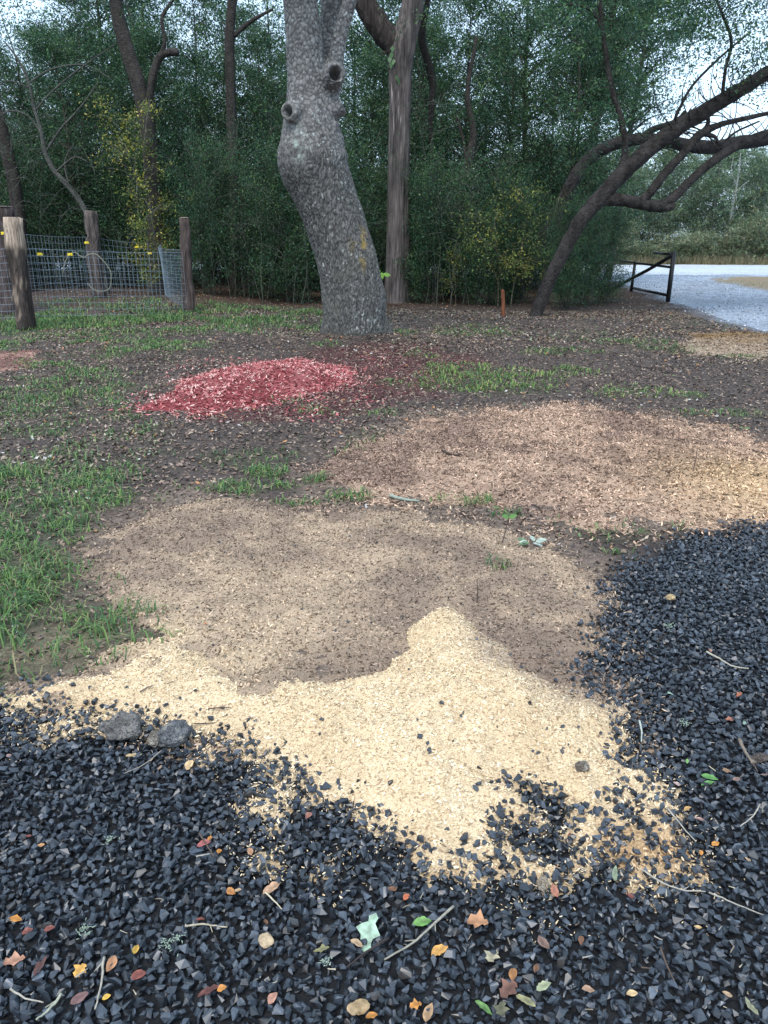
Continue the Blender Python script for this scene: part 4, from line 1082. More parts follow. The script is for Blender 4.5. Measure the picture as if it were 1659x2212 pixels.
# ------------------------------------------------------------------ wire pen
def wood_post(label, base_px, top_px, wb, wt, Yp, col, sawn=None, seed=0, zb=None):
    b = AT(*base_px, Yp); tp = AT(*top_px, Yp)
    if zb is not None: b[2] = zb
    root = thing("fence_post", label, "post", (b[0], b[1], gz(b[0], b[1])), "posts of the wire pen")
    ro = np.array(root.location)
    m = MB()
    t = np.linspace(0, 1, 15)[:, None]
    P = b * (1 - t) + tp * t; P[0, 2] -= .15
    P[1:-1, 0] += np.random.default_rng(seed).normal(0, .008, 13)
    R = np.linspace(wpx(wb, Yp), wpx(wt, Yp), 15) / 2
    m.tube(P, R, 22, col)
    V = m.V[-1]; k = 15 * 22
    ctr = np.repeat(P, 22, 0); rad = V[:k] - ctr
    fl = fbm(V[:k] * np.array([24, 24, 2.2]), 3, 900 + seed) * .30 + fbm(V[:k] * 5, 2, 910 + seed) * .12
    V[:k] = ctr + rad * (1 + fl)[:, None]
    cc = np.array(col)[None] * (1 + .55 * fbm(V * np.array([24, 24, 3]), 3, 920 + seed))[:, None]
    if sawn:
        h = (V[:, 2] - b[2]) / (tp[2] - b[2]) + .10 * fbm(V * 9, 2, 930 + seed)
        w = sstep(sawn, sawn + .03, h)[:, None]
        cc = cc * (1 - w) + np.array([.40, .31, .24]) * (1 + .12 * fbm(V * np.array([30, 30, 4]), 2, 940))[:, None] * w
        w2 = sstep(.45, .6, fbm(V * np.array([9, 9, 5]), 3, 950 + seed))[:, None] * .8
        cc = cc * (1 - w2) + np.array([.30, .23, .18]) * w2
    m.C[-1] = np.clip(cc, .01, 1)
    obj("post_body", m.mesh("post_%d" % seed, M_WOOD), root, -ro)
    return b, tp, root, ro

PA = wood_post("split wooden fence post with pale sawn top in front of the pen", (58, 714), (26, 470), 37, 34, 14.1, (.060, .048, .043), .76, 1, 0)
PD = wood_post("dark fence post behind the pale topped post at the left edge", (24, 690), (8, 446), 34, 36, 16.6, (.075, .058, .055), None, 2, 0)
PB = wood_post("middle wooden fence post at the back of the pen", (212, 642), (194, 455), 28, 23, 19.2, (.105, .085, .078), None, 3)
PC = wood_post("narrow straight fence post at the right corner of the pen", (410, 682), (398, 470), 22, 18, 16.9, (.088, .066, .060), None, 4, 0)
def saw_top(P, w, Yp, col):
    m = MB(); tp = P[1]; rr_ = wpx(w, Yp) / 2 * .97
    m.tube(np.array([tp + np.array([0, 0, -.012]), tp + np.array([0, 0, .006])]), [rr_, rr_ * .96], 18, col)
    obj("sawn_top", m.mesh("sawn_top", M_WOOD), P[2], -P[3])
saw_top(PC, 18, 16.9, (.36, .29, .23)); saw_top(PA, 33, 14.1, (.38, .31, .25)); saw_top(PD, 35, 16.6, (.20, .16, .14))
PE = AT(648 * .9, 655, 19.4) if False else np.array(spot(648 / 1.0, 19.4)) if False else np.array(spot(354, 20.2))

def span(label, p0, p1, z0, z1, sp=.10, sh=.125, sag=.03, bulge=0.0, seed=0):
    """woven wire between two points; z0, z1 = (bottom, top) at each end"""
    rg = np.random.default_rng(seed)
    p0, p1 = np.array(p0[:2]), np.array(p1[:2])
    Ln = np.linalg.norm(p1 - p0); nv = int(Ln / sp); nh = 10
    nrm2 = np.array([-(p1 - p0)[1], (p1 - p0)[0]]) / Ln
    root = thing("wire_fence", label, "fence", (*((p0 + p1) / 2), gz(*((p0 + p1) / 2))), "woven wire spans of the pen")
    ro = np.array(root.location)
    def pt(u, v):
        q = p0 * (1 - u) + p1 * u + nrm2 * (bulge * math.sin(math.pi * u) * (.4 + .6 * v) + .02 * math.sin(9 * u + seed) * math.sin(4 * v))
        lo = z0[0] * (1 - u) + z1[0] * u; hi = z0[1] * (1 - u) + z1[1] * u
        return np.array([q[0], q[1], lo + (hi - lo) * v - sag * math.sin(math.pi * u) * v])
    m = MB()
    for j in range(nh + 1):
        m.tube(np.array([pt(u, j / nh) for u in np.linspace(0, 1, 14)]), .0026 if j < nh else .0032, 4, cap=False)
    obj("horizontal_wires", m.mesh("wires_h", M_WIRE), root, -ro)
    m = MB()
    for i in range(nv + 1):
        u = i / nv; m.tube(np.array([pt(u, v) for v in np.linspace(0, 1, 5)]), .0024, 4, cap=False)
    obj("vertical_wires", m.mesh("wires_v", M_WIRE), root, -ro)
    return root, ro, pt

a, b_, c_, d_ = PA[0], PB[0], PC[0], PD[0]
S1 = span("front wire mesh span between the pale topped post and the corner post", a + [.12, .1, 0], c_ + [-.02, -.12, 0], (.22, 1.38), (.04, 1.27), seed=1)
S2 = span("rear wire mesh span running to the pen's middle post", d_ + [.1, .1, 0], b_ + [0, .02, 0], (.10, 1.66), (.28, 1.58), seed=2)
S3 = span("wire mesh span from the middle post to the pen's rear corner", b_, PE, (.28, 1.58), (.15, 1.42), seed=3, bulge=.12)
S4 = span("short wire mesh span receding from corner post to rear corner", PE, c_ + [0, -.05, 0], (.15, 1.42), (.04, 1.32), sp=.09, seed=4, bulge=-.25)
S5 = span("wire mesh span left of the pale topped post", AT(-160, 700, 14.3), a + [-.12, .05, 0], (.15, 1.36), (.2, 1.37), seed=5)
def clip(S, px, py, Yp):
    q = AT(px, py, Yp)
    m = MB(); w = .045
    for sx, sz in ((-1, 1), (1, 1), (-1, -1), (1, -1)):
        m.box(q + np.array([sx * w * .55, 0, sz * w * .25]), (w * .9, .03, w * .55))
    m.tube(np.array([q - [0, .05, 0], q + [0, .04, 0]]), [.02, .02], 8)
    obj("yellow_insulator", m.mesh("insulator", M_YELLOW, False), S[0], -S[1])
z2d = lambda x, y: (x / 2.074 / 1.8227, (780 + y / 2.074) / 1.8227)
for S, x, y, Yp in ((S1, 326, 458, 14.6), (S1, 572, 460, 15.2), (S2, 708, 364, 18.6), (S3, 1117, 398, 19.6), (S3, 1222, 450, 19.6), (S5, 32, 287, 14.2)):
    clip(S, *z2d(x, y), Yp)
m = MB()
for run in ([(512, 630), (525, 545), (560, 470), (610, 442), (650, 470), (690, 482), (730, 458), (790, 462), (850, 520), (890, 575), (908, 625), (895, 735), (820, 762), (750, 735), (715, 695)],):
    m.tube(smooth_path(np.array([AT(*z2d(*q), 15.3) for q in run]), 5), .007, 5, (.26, .25, .19))
q0 = AT(*z2d(700, 480), 15.3)
lv = thing("dry_vine", "dry pale vine looping through the front wire mesh", "vine", q0); obj("stem", m.mesh("vine", M_TWIG), lv, -q0)

# ------------------------------------------------------------------ black pipe brace and wooden stake
gb = onground(1443, 652); GY = gb[1]
root = thing("pipe_brace", "black steel pipe fence brace beside the gravel driveway", "fence", gb)
def pipe(name, rows, w, Ys=None):
    m = MB()
    P = np.array([AT(x, y, Yy) for (x, y, Yy) in rows])
    m.tube(P, wpx(w, GY) / 2, 12)
    if name == "post":
        m.tube(np.array([P[-1], P[-1] + [0, 0, .025]]), [wpx(w, GY) / 2, wpx(w, GY) / 4], 12)
    obj(name, m.mesh("pipe", M_PIPE), root, -gb)
pipe("post", [(1442, 656, GY), (1456, 545, GY)], 9)
pipe("post", [(1363, 632, GY + 4), (1372, 566, GY + 4)], 7)
pipe("diagonal_brace", [(1452, 552, GY), (1400, 583, GY + 1.6), (1325, 622, GY + 4)], 7)
pipe("rail", [(1448, 577, GY), (1372, 568, GY + 4), (1250, 550, GY + 9)], 5)
pipe("rail", [(1443, 638, GY), (1366, 622, GY + 4)], 6)
pipe("rail", [(1454, 550, GY - .02), (1412, 546, GY + 1.8)], 5)

sb = onground(1088, 684)
st = thing("wooden_stake", "short reddish wooden stake at the wood's edge", "stake", sb)
m = MB(); t_ = AT(1086, 628, sb[1])
m.tube(np.array([sb - [0, 0, .1], sb * .5 + t_ * .5, t_, t_ + [.01, 0, .03]]), [.042, .04, .036, .012], 6, (.20, .075, .04))
obj("stake_body", m.mesh("stake", M_WOOD, False), st, -sb)

# bright sapling leaf cluster by the oak
q0 = onground(812, 668)
sp_ = thing("bright_seedling", "bright lime-green broad leaves beside the oak's right side", "seedling", q0)
m = MB(); YS = q0[1]
m.tube(smooth_path(np.array([q0, AT(812, 640, YS), AT(818, 608, YS), AT(824, 594, YS)]), 4), .006, 5, (.12, .16, .06))
obj("stem", m.mesh("seedling_stem", M_TWIG), sp_, -q0)
def big_leaf(c, d, nrm_, L_, w_, col):
    d = np.array(d, float); d /= np.linalg.norm(d); nv = np.array(nrm_, float); s = np.cross(nv, d); s /= np.linalg.norm(s); nv = np.cross(d, s)
    pr = [(0, 0), (.2, .75), (.45, 1), (.75, .6), (1, 0)]
    V = [c + d * (L_ * t) + nv * (-.12 * L_ * t * t) for t, _ in pr]
    Lf = [c + d * (L_ * t) + s * (w_ * g / 2) + nv * (.10 * w_ * g - .12 * L_ * t * t) for t, g in pr[1:4]]
    Rt = [c + d * (L_ * t) - s * (w_ * g / 2) + nv * (.10 * w_ * g - .12 * L_ * t * t) for t, g in pr[1:4]]
    A = np.array(V + Lf + Rt)
    T = [[0, 1, 5], [3, 4, 7], [0, 8, 1], [3, 10, 4]]; Qd = [[1, 2, 6, 5], [2, 3, 7, 6], [8, 9, 2, 1], [9, 10, 3, 2]]
    return A, Qd, T
for px, py, L_, dx, dz in ((818, 590, .14, -.3, -.9), (824, 588, .16, .2, -1), (829, 590, .15, .8, -.5), (833, 592, .12, 1, -.2), (822, 586, .10, -.8, .2), (817, 630, .1, .3, -.8)):
    m = MB(); A, Qd, T = big_leaf(AT(px, py, YS), (dx, -.25, dz), (0, -1, .5), L_, L_ * .62, None)
    m.add(A, Qd, T, np.array([.22, .40, .07]) * r.uniform(.85, 1.15)); obj("leaf", m.mesh("seedling_leaf", M_LEAF), sp_, -q0)

# brush heap behind the grass
q0 = onground(585, 640)
bh = thing("brush_heap", "heap of dead twigs and brown leaves at the wood's edge left of the oak", "brush heap", q0)
m = MB()
for i in range(130):
    c = q0 + np.array([r.normal(0, .5), r.normal(.2, .35), abs(r.normal(0, .20))]); d = nrm(r.normal(size=3) * [1, 1, .35]) * r.uniform(.15, .5)
    m.tube(np.array([c - d, c + r.normal(0, .03, 3), c + d]), [.007, .006, .003], 4, np.array([.16, .12, .10]) * r.uniform(.5, 1.6))
obj("twigs", m.mesh("brush_twigs", M_TWIG), bh, -q0)["kind"] = "stuff"
nn = 500
pp = q0 + np.stack([r.normal(0, .5, nn), r.normal(.2, .35, nn), np.abs(r.normal(0, .16, nn))], 1)
obj("dead_leaves", merge_scatter("brush_leaves", LEAFV, pp, rot_from(r.normal(size=(nn, 3)), r.uniform(0, 6, nn)), np.tile(r.uniform(.05, .1, (nn, 1)), 3), r.integers(0, 3, nn), palette(r, nn, [(.16, .09, .06), (.24, .15, .10), (.09, .05, .04)], [3, 2, 3]), M_LITTER), bh, -q0)

# ------------------------------------------------------------------ rocks and stones
def surf(px, py):
    """point on the topmost surface (soil, gravel or sawdust) under a pixel"""
    p = G(px, py)
    for _ in range(4):
        q = p[None, :2]
        h = gz(p[0], p[1]) + max(0.0, float(T_fresh(q)[0]), float(T_old(q)[0]), float(T_tan(q)[0]) if p[1] > 3.5 else 0)
        if sdf(q, GRAVEL)[0] > .03: h = max(h, gz(p[0], p[1]) + .024)
        p = G(px, py, h)
    return p
import bmesh
def rock_mesh(dims, seed, col, amp=.22, flat=0.0, sub=4, mat=None, speck=.55):
    bm = bmesh.new(); bmesh.ops.create_icosphere(bm, subdivisions=sub, radius=.5)
    V = np.array([v.co[:] for v in bm.verts]); Fc = np.array([[v.index for v in f.verts] for f in bm.faces]); bm.free()
    f1, f2, ci = voronoi(V * 2.6 + 5, seed)
    V = V * (1 + amp * fbm(V * 2.2, 3, seed) - amp * .6 * (f1 - .4))[:, None]
    V[:, 2] = np.where(V[:, 2] < -.28, -.28 + (V[:, 2] + .28) * .2, V[:, 2])
    V = V + .05 * np.stack([fbm(V * 7, 3, seed + k) for k in range(3)], 1)
    V = V * np.array(dims)
    cc = np.array(col)[None] * (1 + .35 * fbm(V * 30, 3, seed + 9))[:, None]
    w = sstep(.25, .55, fbm(V * 45, 2, seed + 15))[:, None] * speck
    cc = cc * (1 - w) + np.array([.42, .38, .32]) * w
    return mesh_np("rock_%d" % seed, V, [Fc], np.clip(cc, .01, 1), False, mat or M_ROCK)
def rock(label, px, py, dims, seed, col, rz=0, tilt=0, sink=.25, **kw):
    s = surf(px, py)
    o = obj("rock", rock_mesh(dims, seed, col, **kw)); o.location = s + np.array([0, 0, dims[2] * (.5 - sink)]); o.rotation_euler = (0, tilt, rz)
    return tag(o, label, "rock")
rock("rough grey rock half sunk in sawdust, left of the oval rock", 268, 1584, (.125, .095, .085), 71, (.15, .14, .132), .2, .1, amp=.42)
rock("smooth oval grey rock lying on the gravel edge", 376, 1598, (.115, .08, .075), 72, (.125, .128, .135), .35, -.25, amp=.2)
rock("small rough brown rock tucked against the oval rock's left side", 340, 1602, (.06, .05, .05), 73, (.20, .17, .14), .9, .1, amp=.35)
rock("small brown stone on the right side of the fresh sawdust", 1258, 1662, (.042, .034, .036), 74, (.15, .12, .095), .4, .2)
rock("small tan stone at the lower edge of the sawdust", 1172, 1912, (.038, .03, .026), 75, (.28, .22, .16), 1.2, 0)
pb = obj("pebble", rock_mesh((.042, .036, .030), 76, (.50, .36, .20), amp=.04, sub=3)); pb.location = surf(1448, 1295) + np.array([0, 0, .010])
tag(pb, "round tan pebble on the black gravel beside the weathered sawdust", "pebble")
rock("broken bark-brown chunk at the right edge of the gravel", 1640, 1642, (.07, .035, .03), 77, (.09, .07, .06), .3, 0)
rock("heart-shaped tan leaf-thin stone at the bottom of the gravel", *R5(1553, 1722), (.042, .036, .018), 78, (.40, .27, .14), .3, .1, amp=.3, speck=.1, mat=M_LEAFDRY)
rock("flat tan stone on the gravel below the sawdust tongues", *R5(1150, 1434), (.034, .042, .016), 79, (.46, .34, .21), .5, .15, amp=.2, speck=.1, mat=M_LEAFDRY)

rs = np.random.default_rng(81)
STV = [mesh_np("stone_%d" % i, V, Fc, np.tile(palette(rs, 1, [(.030, .034, .040), (.045, .05, .058), (.02, .022, .026)], [1, 1, 1]), (len(V), 1)), False, M_STONE) for i, (V, Fc) in enumerate(STONES)]
def loose(pxs, label, group, smin=.014, smax=.028):
    for px, py in pxs:
        s = surf(px, py); q = rs.uniform(smin, smax)
        o = obj("loose_stone", STV[rs.integers(9)]); o.location = s + np.array([0, 0, q * .15]); o.scale = (q * 1.15, q, q)
        o.rotation_euler = (rs.normal(0, .5), rs.normal(0, .5), rs.uniform(0, 6.28))
        tag(o, label, "stone", group)
fresh_st = [R6(*q) for q in ((250, 407), (335, 462), (345, 448), (145, 480), (155, 550), (190, 580), (298, 570), (195, 612), (485, 515), (490, 542), (457, 547), (470, 578), (840, 508), (770, 510), (700, 515), (625, 408), (590, 582), (612, 590), (640, 612), (665, 622), (705, 645), (765, 620), (775, 600), (795, 590), (845, 615), (535, 680), (515, 705), (585, 715), (410, 688), (28, 757), (410, 755), (395, 775), (630, 755), (590, 790), (610, 800), (490, 855), (510, 890), (545, 940), (530, 905), (500, 980), (545, 990), (340, 995), (745, 955), (760, 890), (860, 885), (720, 900), (690, 945), (905, 1005), (755, 1020), (645, 1035), (460, 910), (425, 912), (830, 1040), (1060, 1000), (965, 1085), (695, 1110), (430, 1055), (330, 1060))]
fresh_st += [R5(*q) for q in ((1390, 475), (1382, 540), (1578, 750), (1365, 765), (1605, 880), (1022, 460), (975, 455), (850, 455), (785, 385), (872, 390), (720, 368), (590, 418), (325, 465), (190, 430), (545, 340), (632, 525), (815, 490), (1075, 480), (985, 505), (900, 540), (1060, 560), (1150, 620), (1200, 610), (1240, 580), (1280, 640), (1300, 690), (1215, 700), (1130, 680), (215, 450), (130, 485), (440, 500))]
loose(fresh_st, "small black stone lying loose on the fresh tan sawdust", "loose black stones on the fresh sawdust")
old_st = [R5(*q) for q in ((1037, 170), (920, 155), (790, 198), (945, 320), (845, 352), (1230, 310), (1510, 170), (1420, 20), (390, 340))]
old_st += [(rs.uniform(330, 1250), rs.uniform(1110, 1480)) for _ in range(90)]
loose(old_st, "small black stone scattered over the weathered brown sawdust", "loose black stones on the weathered sawdust", .010, .020)

# ------------------------------------------------------------------ fallen leaves, twigs, lichen
def leaf_obj(name, px, py, size, col, label, group=None, asp=.55, rz=None, curl=.12, lobed=False):
    s = surf(px, py) + np.array([0, 0, .006])
    n_ = 9
    t = np.linspace(0, 1, n_)
    w = np.sin(math.pi * np.clip(t, .0, 1)) ** .75 * (1 - .25 * t) * asp / 2
    if lobed: w = w * (1 + .45 * np.sin(t * 15))
    rs_ = np.random.default_rng(int(px * 7 + py * 13) % 99991)
    z = curl * (t - .5) ** 2 * rs_.uniform(-.5, 2.2)
    mid = np.stack([t - .5, .06 * np.sin(3 * t), z], 1)
    cu = curl * rs_.uniform(.3, 2.0)
    A = mid + np.stack([0 * t, w, w * cu * 2.2 + .03 * rs_.normal(size=n_)], 1); B = mid - np.stack([0 * t, w, -w * cu * 2.2 * rs_.uniform(.2, 1) + .03 * rs_.normal(size=n_)], 1)
    V = np.concatenate([mid, A, B]) * size
    k = np.arange(n_ - 1)
    Qd = np.concatenate([np.stack([k, k + 1, n_ + k + 1, n_ + k], 1), np.stack([2 * n_ + k, 2 * n_ + k + 1, k + 1, k], 1)])
    cc = np.array(col)[None] * (1 + .30 * fbm(V * 90, 2, 77 + int(px)))[:, None]
    cc[:n_] *= .8
    m = mesh_np("leaf", V, [Qd], np.clip(cc, .01, 1), True, M_LEAFDRY)
    o = obj(name, m); o.location = s; o.rotation_euler = (rs_.normal(0, .18), rs_.normal(0, .18), rs_.uniform(0, 6.28) if rz is None else rz)
    return tag(o, label, "leaf", group)
OR, BR, TANC, RED, GRN, PAL, OLV = (.50, .21, .045), (.20, .095, .05), (.43, .29, .17), (.20, .06, .042), (.12, .25, .06), (.30, .42, .31), (.21, .19, .09)
named = [
    ("R5", 1600, 1405, .085, PAL, "pale mint green lobed leaf on the gravel at bottom centre", .55, True, 1.2), ("R5", 1180, 1215, .058, (.42, .25, .15), "large tan leaf beside a curved pale stalk on the gravel", .5, False, .7),
    ("R6", 165, 1362, .046, GRN, "glossy green oval leaf lying on the gravel", .5, False, 0), ("R6", 405, 1362, .052, (.40, .20, .10), "broad crinkled brown leaf on the gravel", .8, True, -.4),
    ("R6", 240, 1485, .044, (.52, .27, .07), "amber curled leaf on the gravel under the long twig", .6, False, .5), ("R6", 470, 1508, .046, (.40, .34, .22), "pale withered leaf next to the amber one", .7, True, 1.0),
    ("R5", 580, 640, .050, (.52, .37, .19), "slim tan leaf on gravel below the grey rocks", .35, False, .5), ("R5", 822, 680, .040, (.56, .38, .20), "rounded tan leaf on gravel right of the grey rocks", .7, False, 1.3),
    ("R5", 880, 1020, .038, (.34, .10, .09), "dull red leaf by a small twig on the gravel", .7, False, .2), ("R5", 68, 1347, .030, OR, "bright orange leaf near the left border on the gravel", .7, False, .1),
    ("R5", 350, 1570, .034, (.62, .33, .08), "amber leaf with torn edge low on the left gravel", .8, True, 1.2), ("R5", 65, 1530, .046, (.38, .19, .12), "brown torn leaf in the lower left gravel", .6, True, .3),
    ("R5", 180, 1550, .060, (.12, .05, .04), "long dark brown curled leaf low on the left", .3, False, 1.5), ("R5", 905, 1660, .055, (.13, .045, .035), "long dark red-brown leaf at the bottom gravel", .3, False, .6),
    ("R5", 345, 1690, .04, (.17, .09, .08), "dull purple-brown leaf flat on the lower gravel", .6, False, .8) , ("R5", 1390, 1480, .038, OLV, "olive withered leaf left of the mint leaf", .5, True, 0), ("R5", 1540, 1452, .034, TANC, "tan leaf touching the mint leaf's lower end", .55, False, -.6),
    ("R5", 1607, 1768, .026, OR, "small orange leaf at the bottom edge centre", .7, False, .2), ("R5", 960, 1650, .022, OR, "small bright orange leaf low in the centre left gravel", .8, False, .3),
    ("R6", 1432, 1022, .024, OR, "bright orange leaf on the gravel right of the sawdust tongue", .8, False, .4), ("R6", 1003, 1150, .052, (.24, .28, .18), "long grey-green leaf at the sawdust's lower edge", .3, False, 1.3),
    ("R6", 1405, 735, .048, (.10, .24, .06), "dark green leaf of a fallen sprig on the right gravel", .42, False, -.5), ("R6", 1400, 765, .050, (.12, .27, .08), "lower green leaf of the fallen sprig on the right gravel", .45, False, .35),
    ("R6", 1310, 662, .020, (.22, .45, .12), "tiny bright green leaf on the right gravel", .5, False, 1.2), ("R6", 1238, 372, .030, PAL, "pale mint leaf fragment on the upper right gravel", .5, False, .2),
    ("R6", 1557, 497, .028, PAL, "pale mint leaf fragment near the right border", .4, True, .9), ("R6", 1535, 375, .026, (.40, .13, .06), "rusty red leaf scrap near the right border", .6, True, .5),
    ("R6", 1125, 370, .036, (.26, .16, .11), "brown folded leaf on the right gravel edge", .5, False, .1), ("R6", 740, 1222, .034, (.34, .14, .09), "rusty brown leaf under the sawdust's lower edge", .6, False, 1.7),
    ("R6", 97, 1252, .022, (.50, .14, .06), "small orange-red leaf below the middle of the sawdust", .7, False, .9), ("R6", 690, 1640, .040, (.32, .34, .20), "pale olive leaf low on the right gravel", .5, False, .5),
    ("R6", 540, 1655, .05, (.17, .08, .055), "dark brown crumpled leaf at the bottom right", .7, True, .7), ("R6", 510, 1740, .05, (.16, .15, .09), "dark olive leaf at the bottom edge", .6, True, 1.3), ("R6", 610, 1700, .045, (.26, .24, .12), "dull yellow-olive leaf at the bottom edge", .4, False, -.6),
    ("R6", 430, 1735, .045, (.11, .22, .06), "narrow green leaf at the bottom edge", .3, False, -.8), ("R6", 137, 1718, .026, OR, "orange leaf at the bottom edge right of centre", .8, True, .2), ("R6", 1070, 1672, .026, (.60, .42, .22), "tan nut-like leaf curl low on the right gravel", .6, False, .1),
    ("R6", 1585, 1725, .04, (.26, .25, .15), "grey olive leaf in the bottom right corner", .45, False, 1.9), ("R6", 1480, 705, .03, (.28, .16, .09), "brown leaf beside the fallen green sprig", .6, False, 0), ("R6", 195, 1755, .045, (.40, .24, .13), "tan curled leaf on the very bottom edge", .5, False, 1.2)]
for fr, x, y, s, c, lb_, asp, lob, rz in named:
    leaf_obj("fallen_leaf", *(R5 if fr == "R5" else R6)(x, y), s, c, lb_, None, asp, rz, .16, lob)
for fr, x, y, s, c in [("R5", 905, 1000, .02, OR), ("R5", 945, 1052, .02, OR), ("R5", 1000, 1225, .026, (.46, .2, .06)), ("R5", 1025, 1225, .02, TANC), ("R5", 462, 1685, .016, (.7, .42, .06)), ("R5", 120, 1402, .022, RED), ("R5", 215, 1390, .022, RED), ("R5", 600, 1590, .03, RED), ("R5", 480, 1542, .032, (.4, .2, .1)),
                       ("R5", 590, 1480, .022, (.5, .3, .05)), ("R5", 1080, 1055, .022, (.42, .22, .12)), ("R5", 1335, 900, .024, (.32, .14, .1)), ("R5", 245, 525, .024, TANC), ("R5", 890, 65, .016, (.5, .2, .08)), ("R5", 1180, 1690, .024, (.4, .2, .14)), ("R5", 865, 1350, .02, RED), ("R5", 1150, 1360, .016, BR), ("R5", 40, 640, .02, (.3, .2, .18)), ("R5", 180, 1025, .016, (.5, .25, .1)), ("R5", 125, 988, .015, RED),
                       ("R6", 1370, 1058, .016, OR), ("R6", 1310, 870, .020, (.6, .36, .14)), ("R6", 1490, 482, .024, (.4, .16, .1)), ("R6", 35, 1215, .024, BR), ("R6", 1360, 915, .024, (.36, .22, .18)), ("R6", 800, 980, .014, RED), ("R6", 985, 638, .012, OR), ("R6", 555, 1590, .03, (.35, .16, .06)), ("R6", 1265, 760, .02, (.45, .32, .28)), ("R6", 1405, 185, .022, (.42, .22, .14)), ("R6", 1520, 740, .024, (.28, .17, .13)), ("R6", 850, 1440, .02, BR), ("R6", 655, 1560, .02, BR), ("R6", 1065, 1245, .018, RED), ("R6", 1570, 1090, .015, TANC), ("R6", 1640, 720, .03, (.25, .16, .13)), ("R6", 690, 1450, .035, (.2, .12, .09)), ("R6", 880, 1655, .024, (.36, .22, .14)), ("R6", 1480, 1670, .02, TANC), ("R6", 1355, 1380, .016, (.5, .33, .15))]:
    leaf_obj("leaf_scrap", *(R5 if fr == "R5" else R6)(x, y), s * 1.15, c, "small orange, red or brown leaf scrap lying on the black gravel", "small leaf scraps on the gravel", .65, None, .2, False)

def twig(pts, rad, col, label, group=None, lift=.008, name="twig", forks=()):
    rad = rad * .8; col = np.array(col) * .8
    P = np.array([surf(*q) + np.array([0, 0, lift]) for q in pts])
    P[0, 2] += .006; P[-1, 2] += .004
    m = MB()
    S = smooth_path(P, 5) if len(P) > 2 else np.linspace(0, 1, 7)[:, None] * (P[1] - P[0]) + P[0]
    S = S + rs.normal(0, rad * .18, S.shape)
    m.tube(S, np.linspace(rad, rad * .55, len(S)), 6, col)
    for f in forks:
        k = int(f * (len(S) - 1)); d = (S[min(k + 1, len(S) - 1)] - S[max(k - 1, 0)]); d = d / (np.linalg.norm(d) + 1e-9)
        sd_ = np.array([-d[1], d[0], .2]) * rs.choice([-1, 1])
        m.tube(np.array([S[k], S[k] + (d * .6 + sd_ * .6) * rad * 9]), [rad * .6, rad * .3], 5, col)
    V = np.concatenate(m.V); o0 = S.mean(0)
    o = obj(name, m.mesh("twig", M_TWIG)); o.data.transform(__import__("mathutils").Matrix.Translation(Vector(-o0))); o.location = o0
    return tag(o, label, "twig", group)
PT, DT = (.40, .36, .30), (.12, .085, .065)
twig([R6(300, 1300), R6(200, 1385), R6(120, 1455), R6(0, 1530)], .0042, (.34, .31, .25), "long pale diagonal twig across the bottom gravel", forks=(.3, .6))
twig([R6(20, 1440), R6(-90, 1500), R6(-160, 1560)], .004, (.05, .04, .038), "dark twig beside the mint leaf", forks=(.5,))
twig([R6(1220, 872), R6(1280, 940), R6(1345, 1018)], .0032, PT, "pale straight twig right of the orange sawdust tongue")
twig([R6(1110, 1140), R6(1200, 1190), R6(1290, 1222), R6(1385, 1235)], .0032, PT, "pale bent twig below the orange sawdust tongue", forks=(.7,))
twig([R6(1400, 1240), R6(1500, 1275), R6(1635, 1338)], .003, (.36, .33, .28), "pale twig running to the right border")
twig([R6(1390, 195), R6(1450, 220), R6(1500, 250), R6(1572, 268)], .0055, (.42, .38, .30), "thick pale curved stick on the upper right gravel")
twig([R6(1530, 575), R6(1560, 625), R6(1592, 682)], .0075, (.24, .19, .15), "thick brown stick on the right gravel")
twig([R6(1590, 680), R6(1612, 715)], .003, (.14, .09, .07), "thin brown twig at the thick stick's end")
twig([R6(1622, 860), R6(1590, 905), R6(1535, 952)], .003, PT, "pale forked twig near the right border", forks=(.4, .6))
twig([R6(1190, 1480), R6(1225, 1560), R6(1250, 1620)], .003, DT, "dark slanting twig low on the right gravel")
twig([R6(1100, 495), R6(1112, 540), R6(1110, 585)], .0045, (.46, .48, .42), "pale greenish stick at the sawdust's right edge")
twig([R6(720, 260), R6(765, 255), R6(775, 225), R6(770, 212)], .0035, (.20, .15, .11), "small hooked brown twig on the weathered sawdust")
twig([R5(452, 1522), R5(440, 1620), R5(415, 1742)], .0038, (.38, .34, .28), "upright pale twig low on the left gravel", forks=(.15,))
twig([R5(270, 1680), R5(215, 1740), R5(160, 1790)], .0042, (.36, .36, .28), "thick pale twig in the bottom left gravel", forks=(.2,))
twig([R5(50, 1660), R5(110, 1690), R5(192, 1716)], .003, (.40, .36, .30), "pale thin twig in the lower left corner")
twig([R5(800, 1390), R5(870, 1370), R5(920, 1376), R5(985, 1390)], .0032, (.42, .36, .26), "curved pale twig on the middle left gravel", forks=(.6,))
twig([R5(1148, 1240), R5(1190, 1275), R5(1218, 1312)], .0028, (.58, .50, .36), "curved straw stalk at the large tan leaf", forks=())
twig([R5(850, 1085), R5(910, 1070)], .0028, (.44, .40, .34), "short pale twig under the red leaf")
twig([R5(862, 985), R5(895, 1030), R5(925, 1085)], .0030, DT, "short dark twig across the red leaf")
twig([R5(700, 625), R5(620, 680), R5(540, 722)], .0026, (.30, .27, .23), "thin grey twig below the oval rock")
twig([R5(820, 510), R5(900, 500), R5(950, 500)], .003, (.10, .07, .06), "thin dark twig beside the oval rock")
twig([R5(900, 445), R5(950, 432), R5(998, 436)], .0035, (.13, .09, .07), "short brown stick on the sawdust above the oval rock")
twig([R5(605, 370), R5(660, 340)], .0045, (.20, .13, .10), "brown bark sliver on the sawdust left of centre")
twig([R5(330, 1610), R5(380, 1570)], .0026, PT, "short pale twig left of the upright twig")
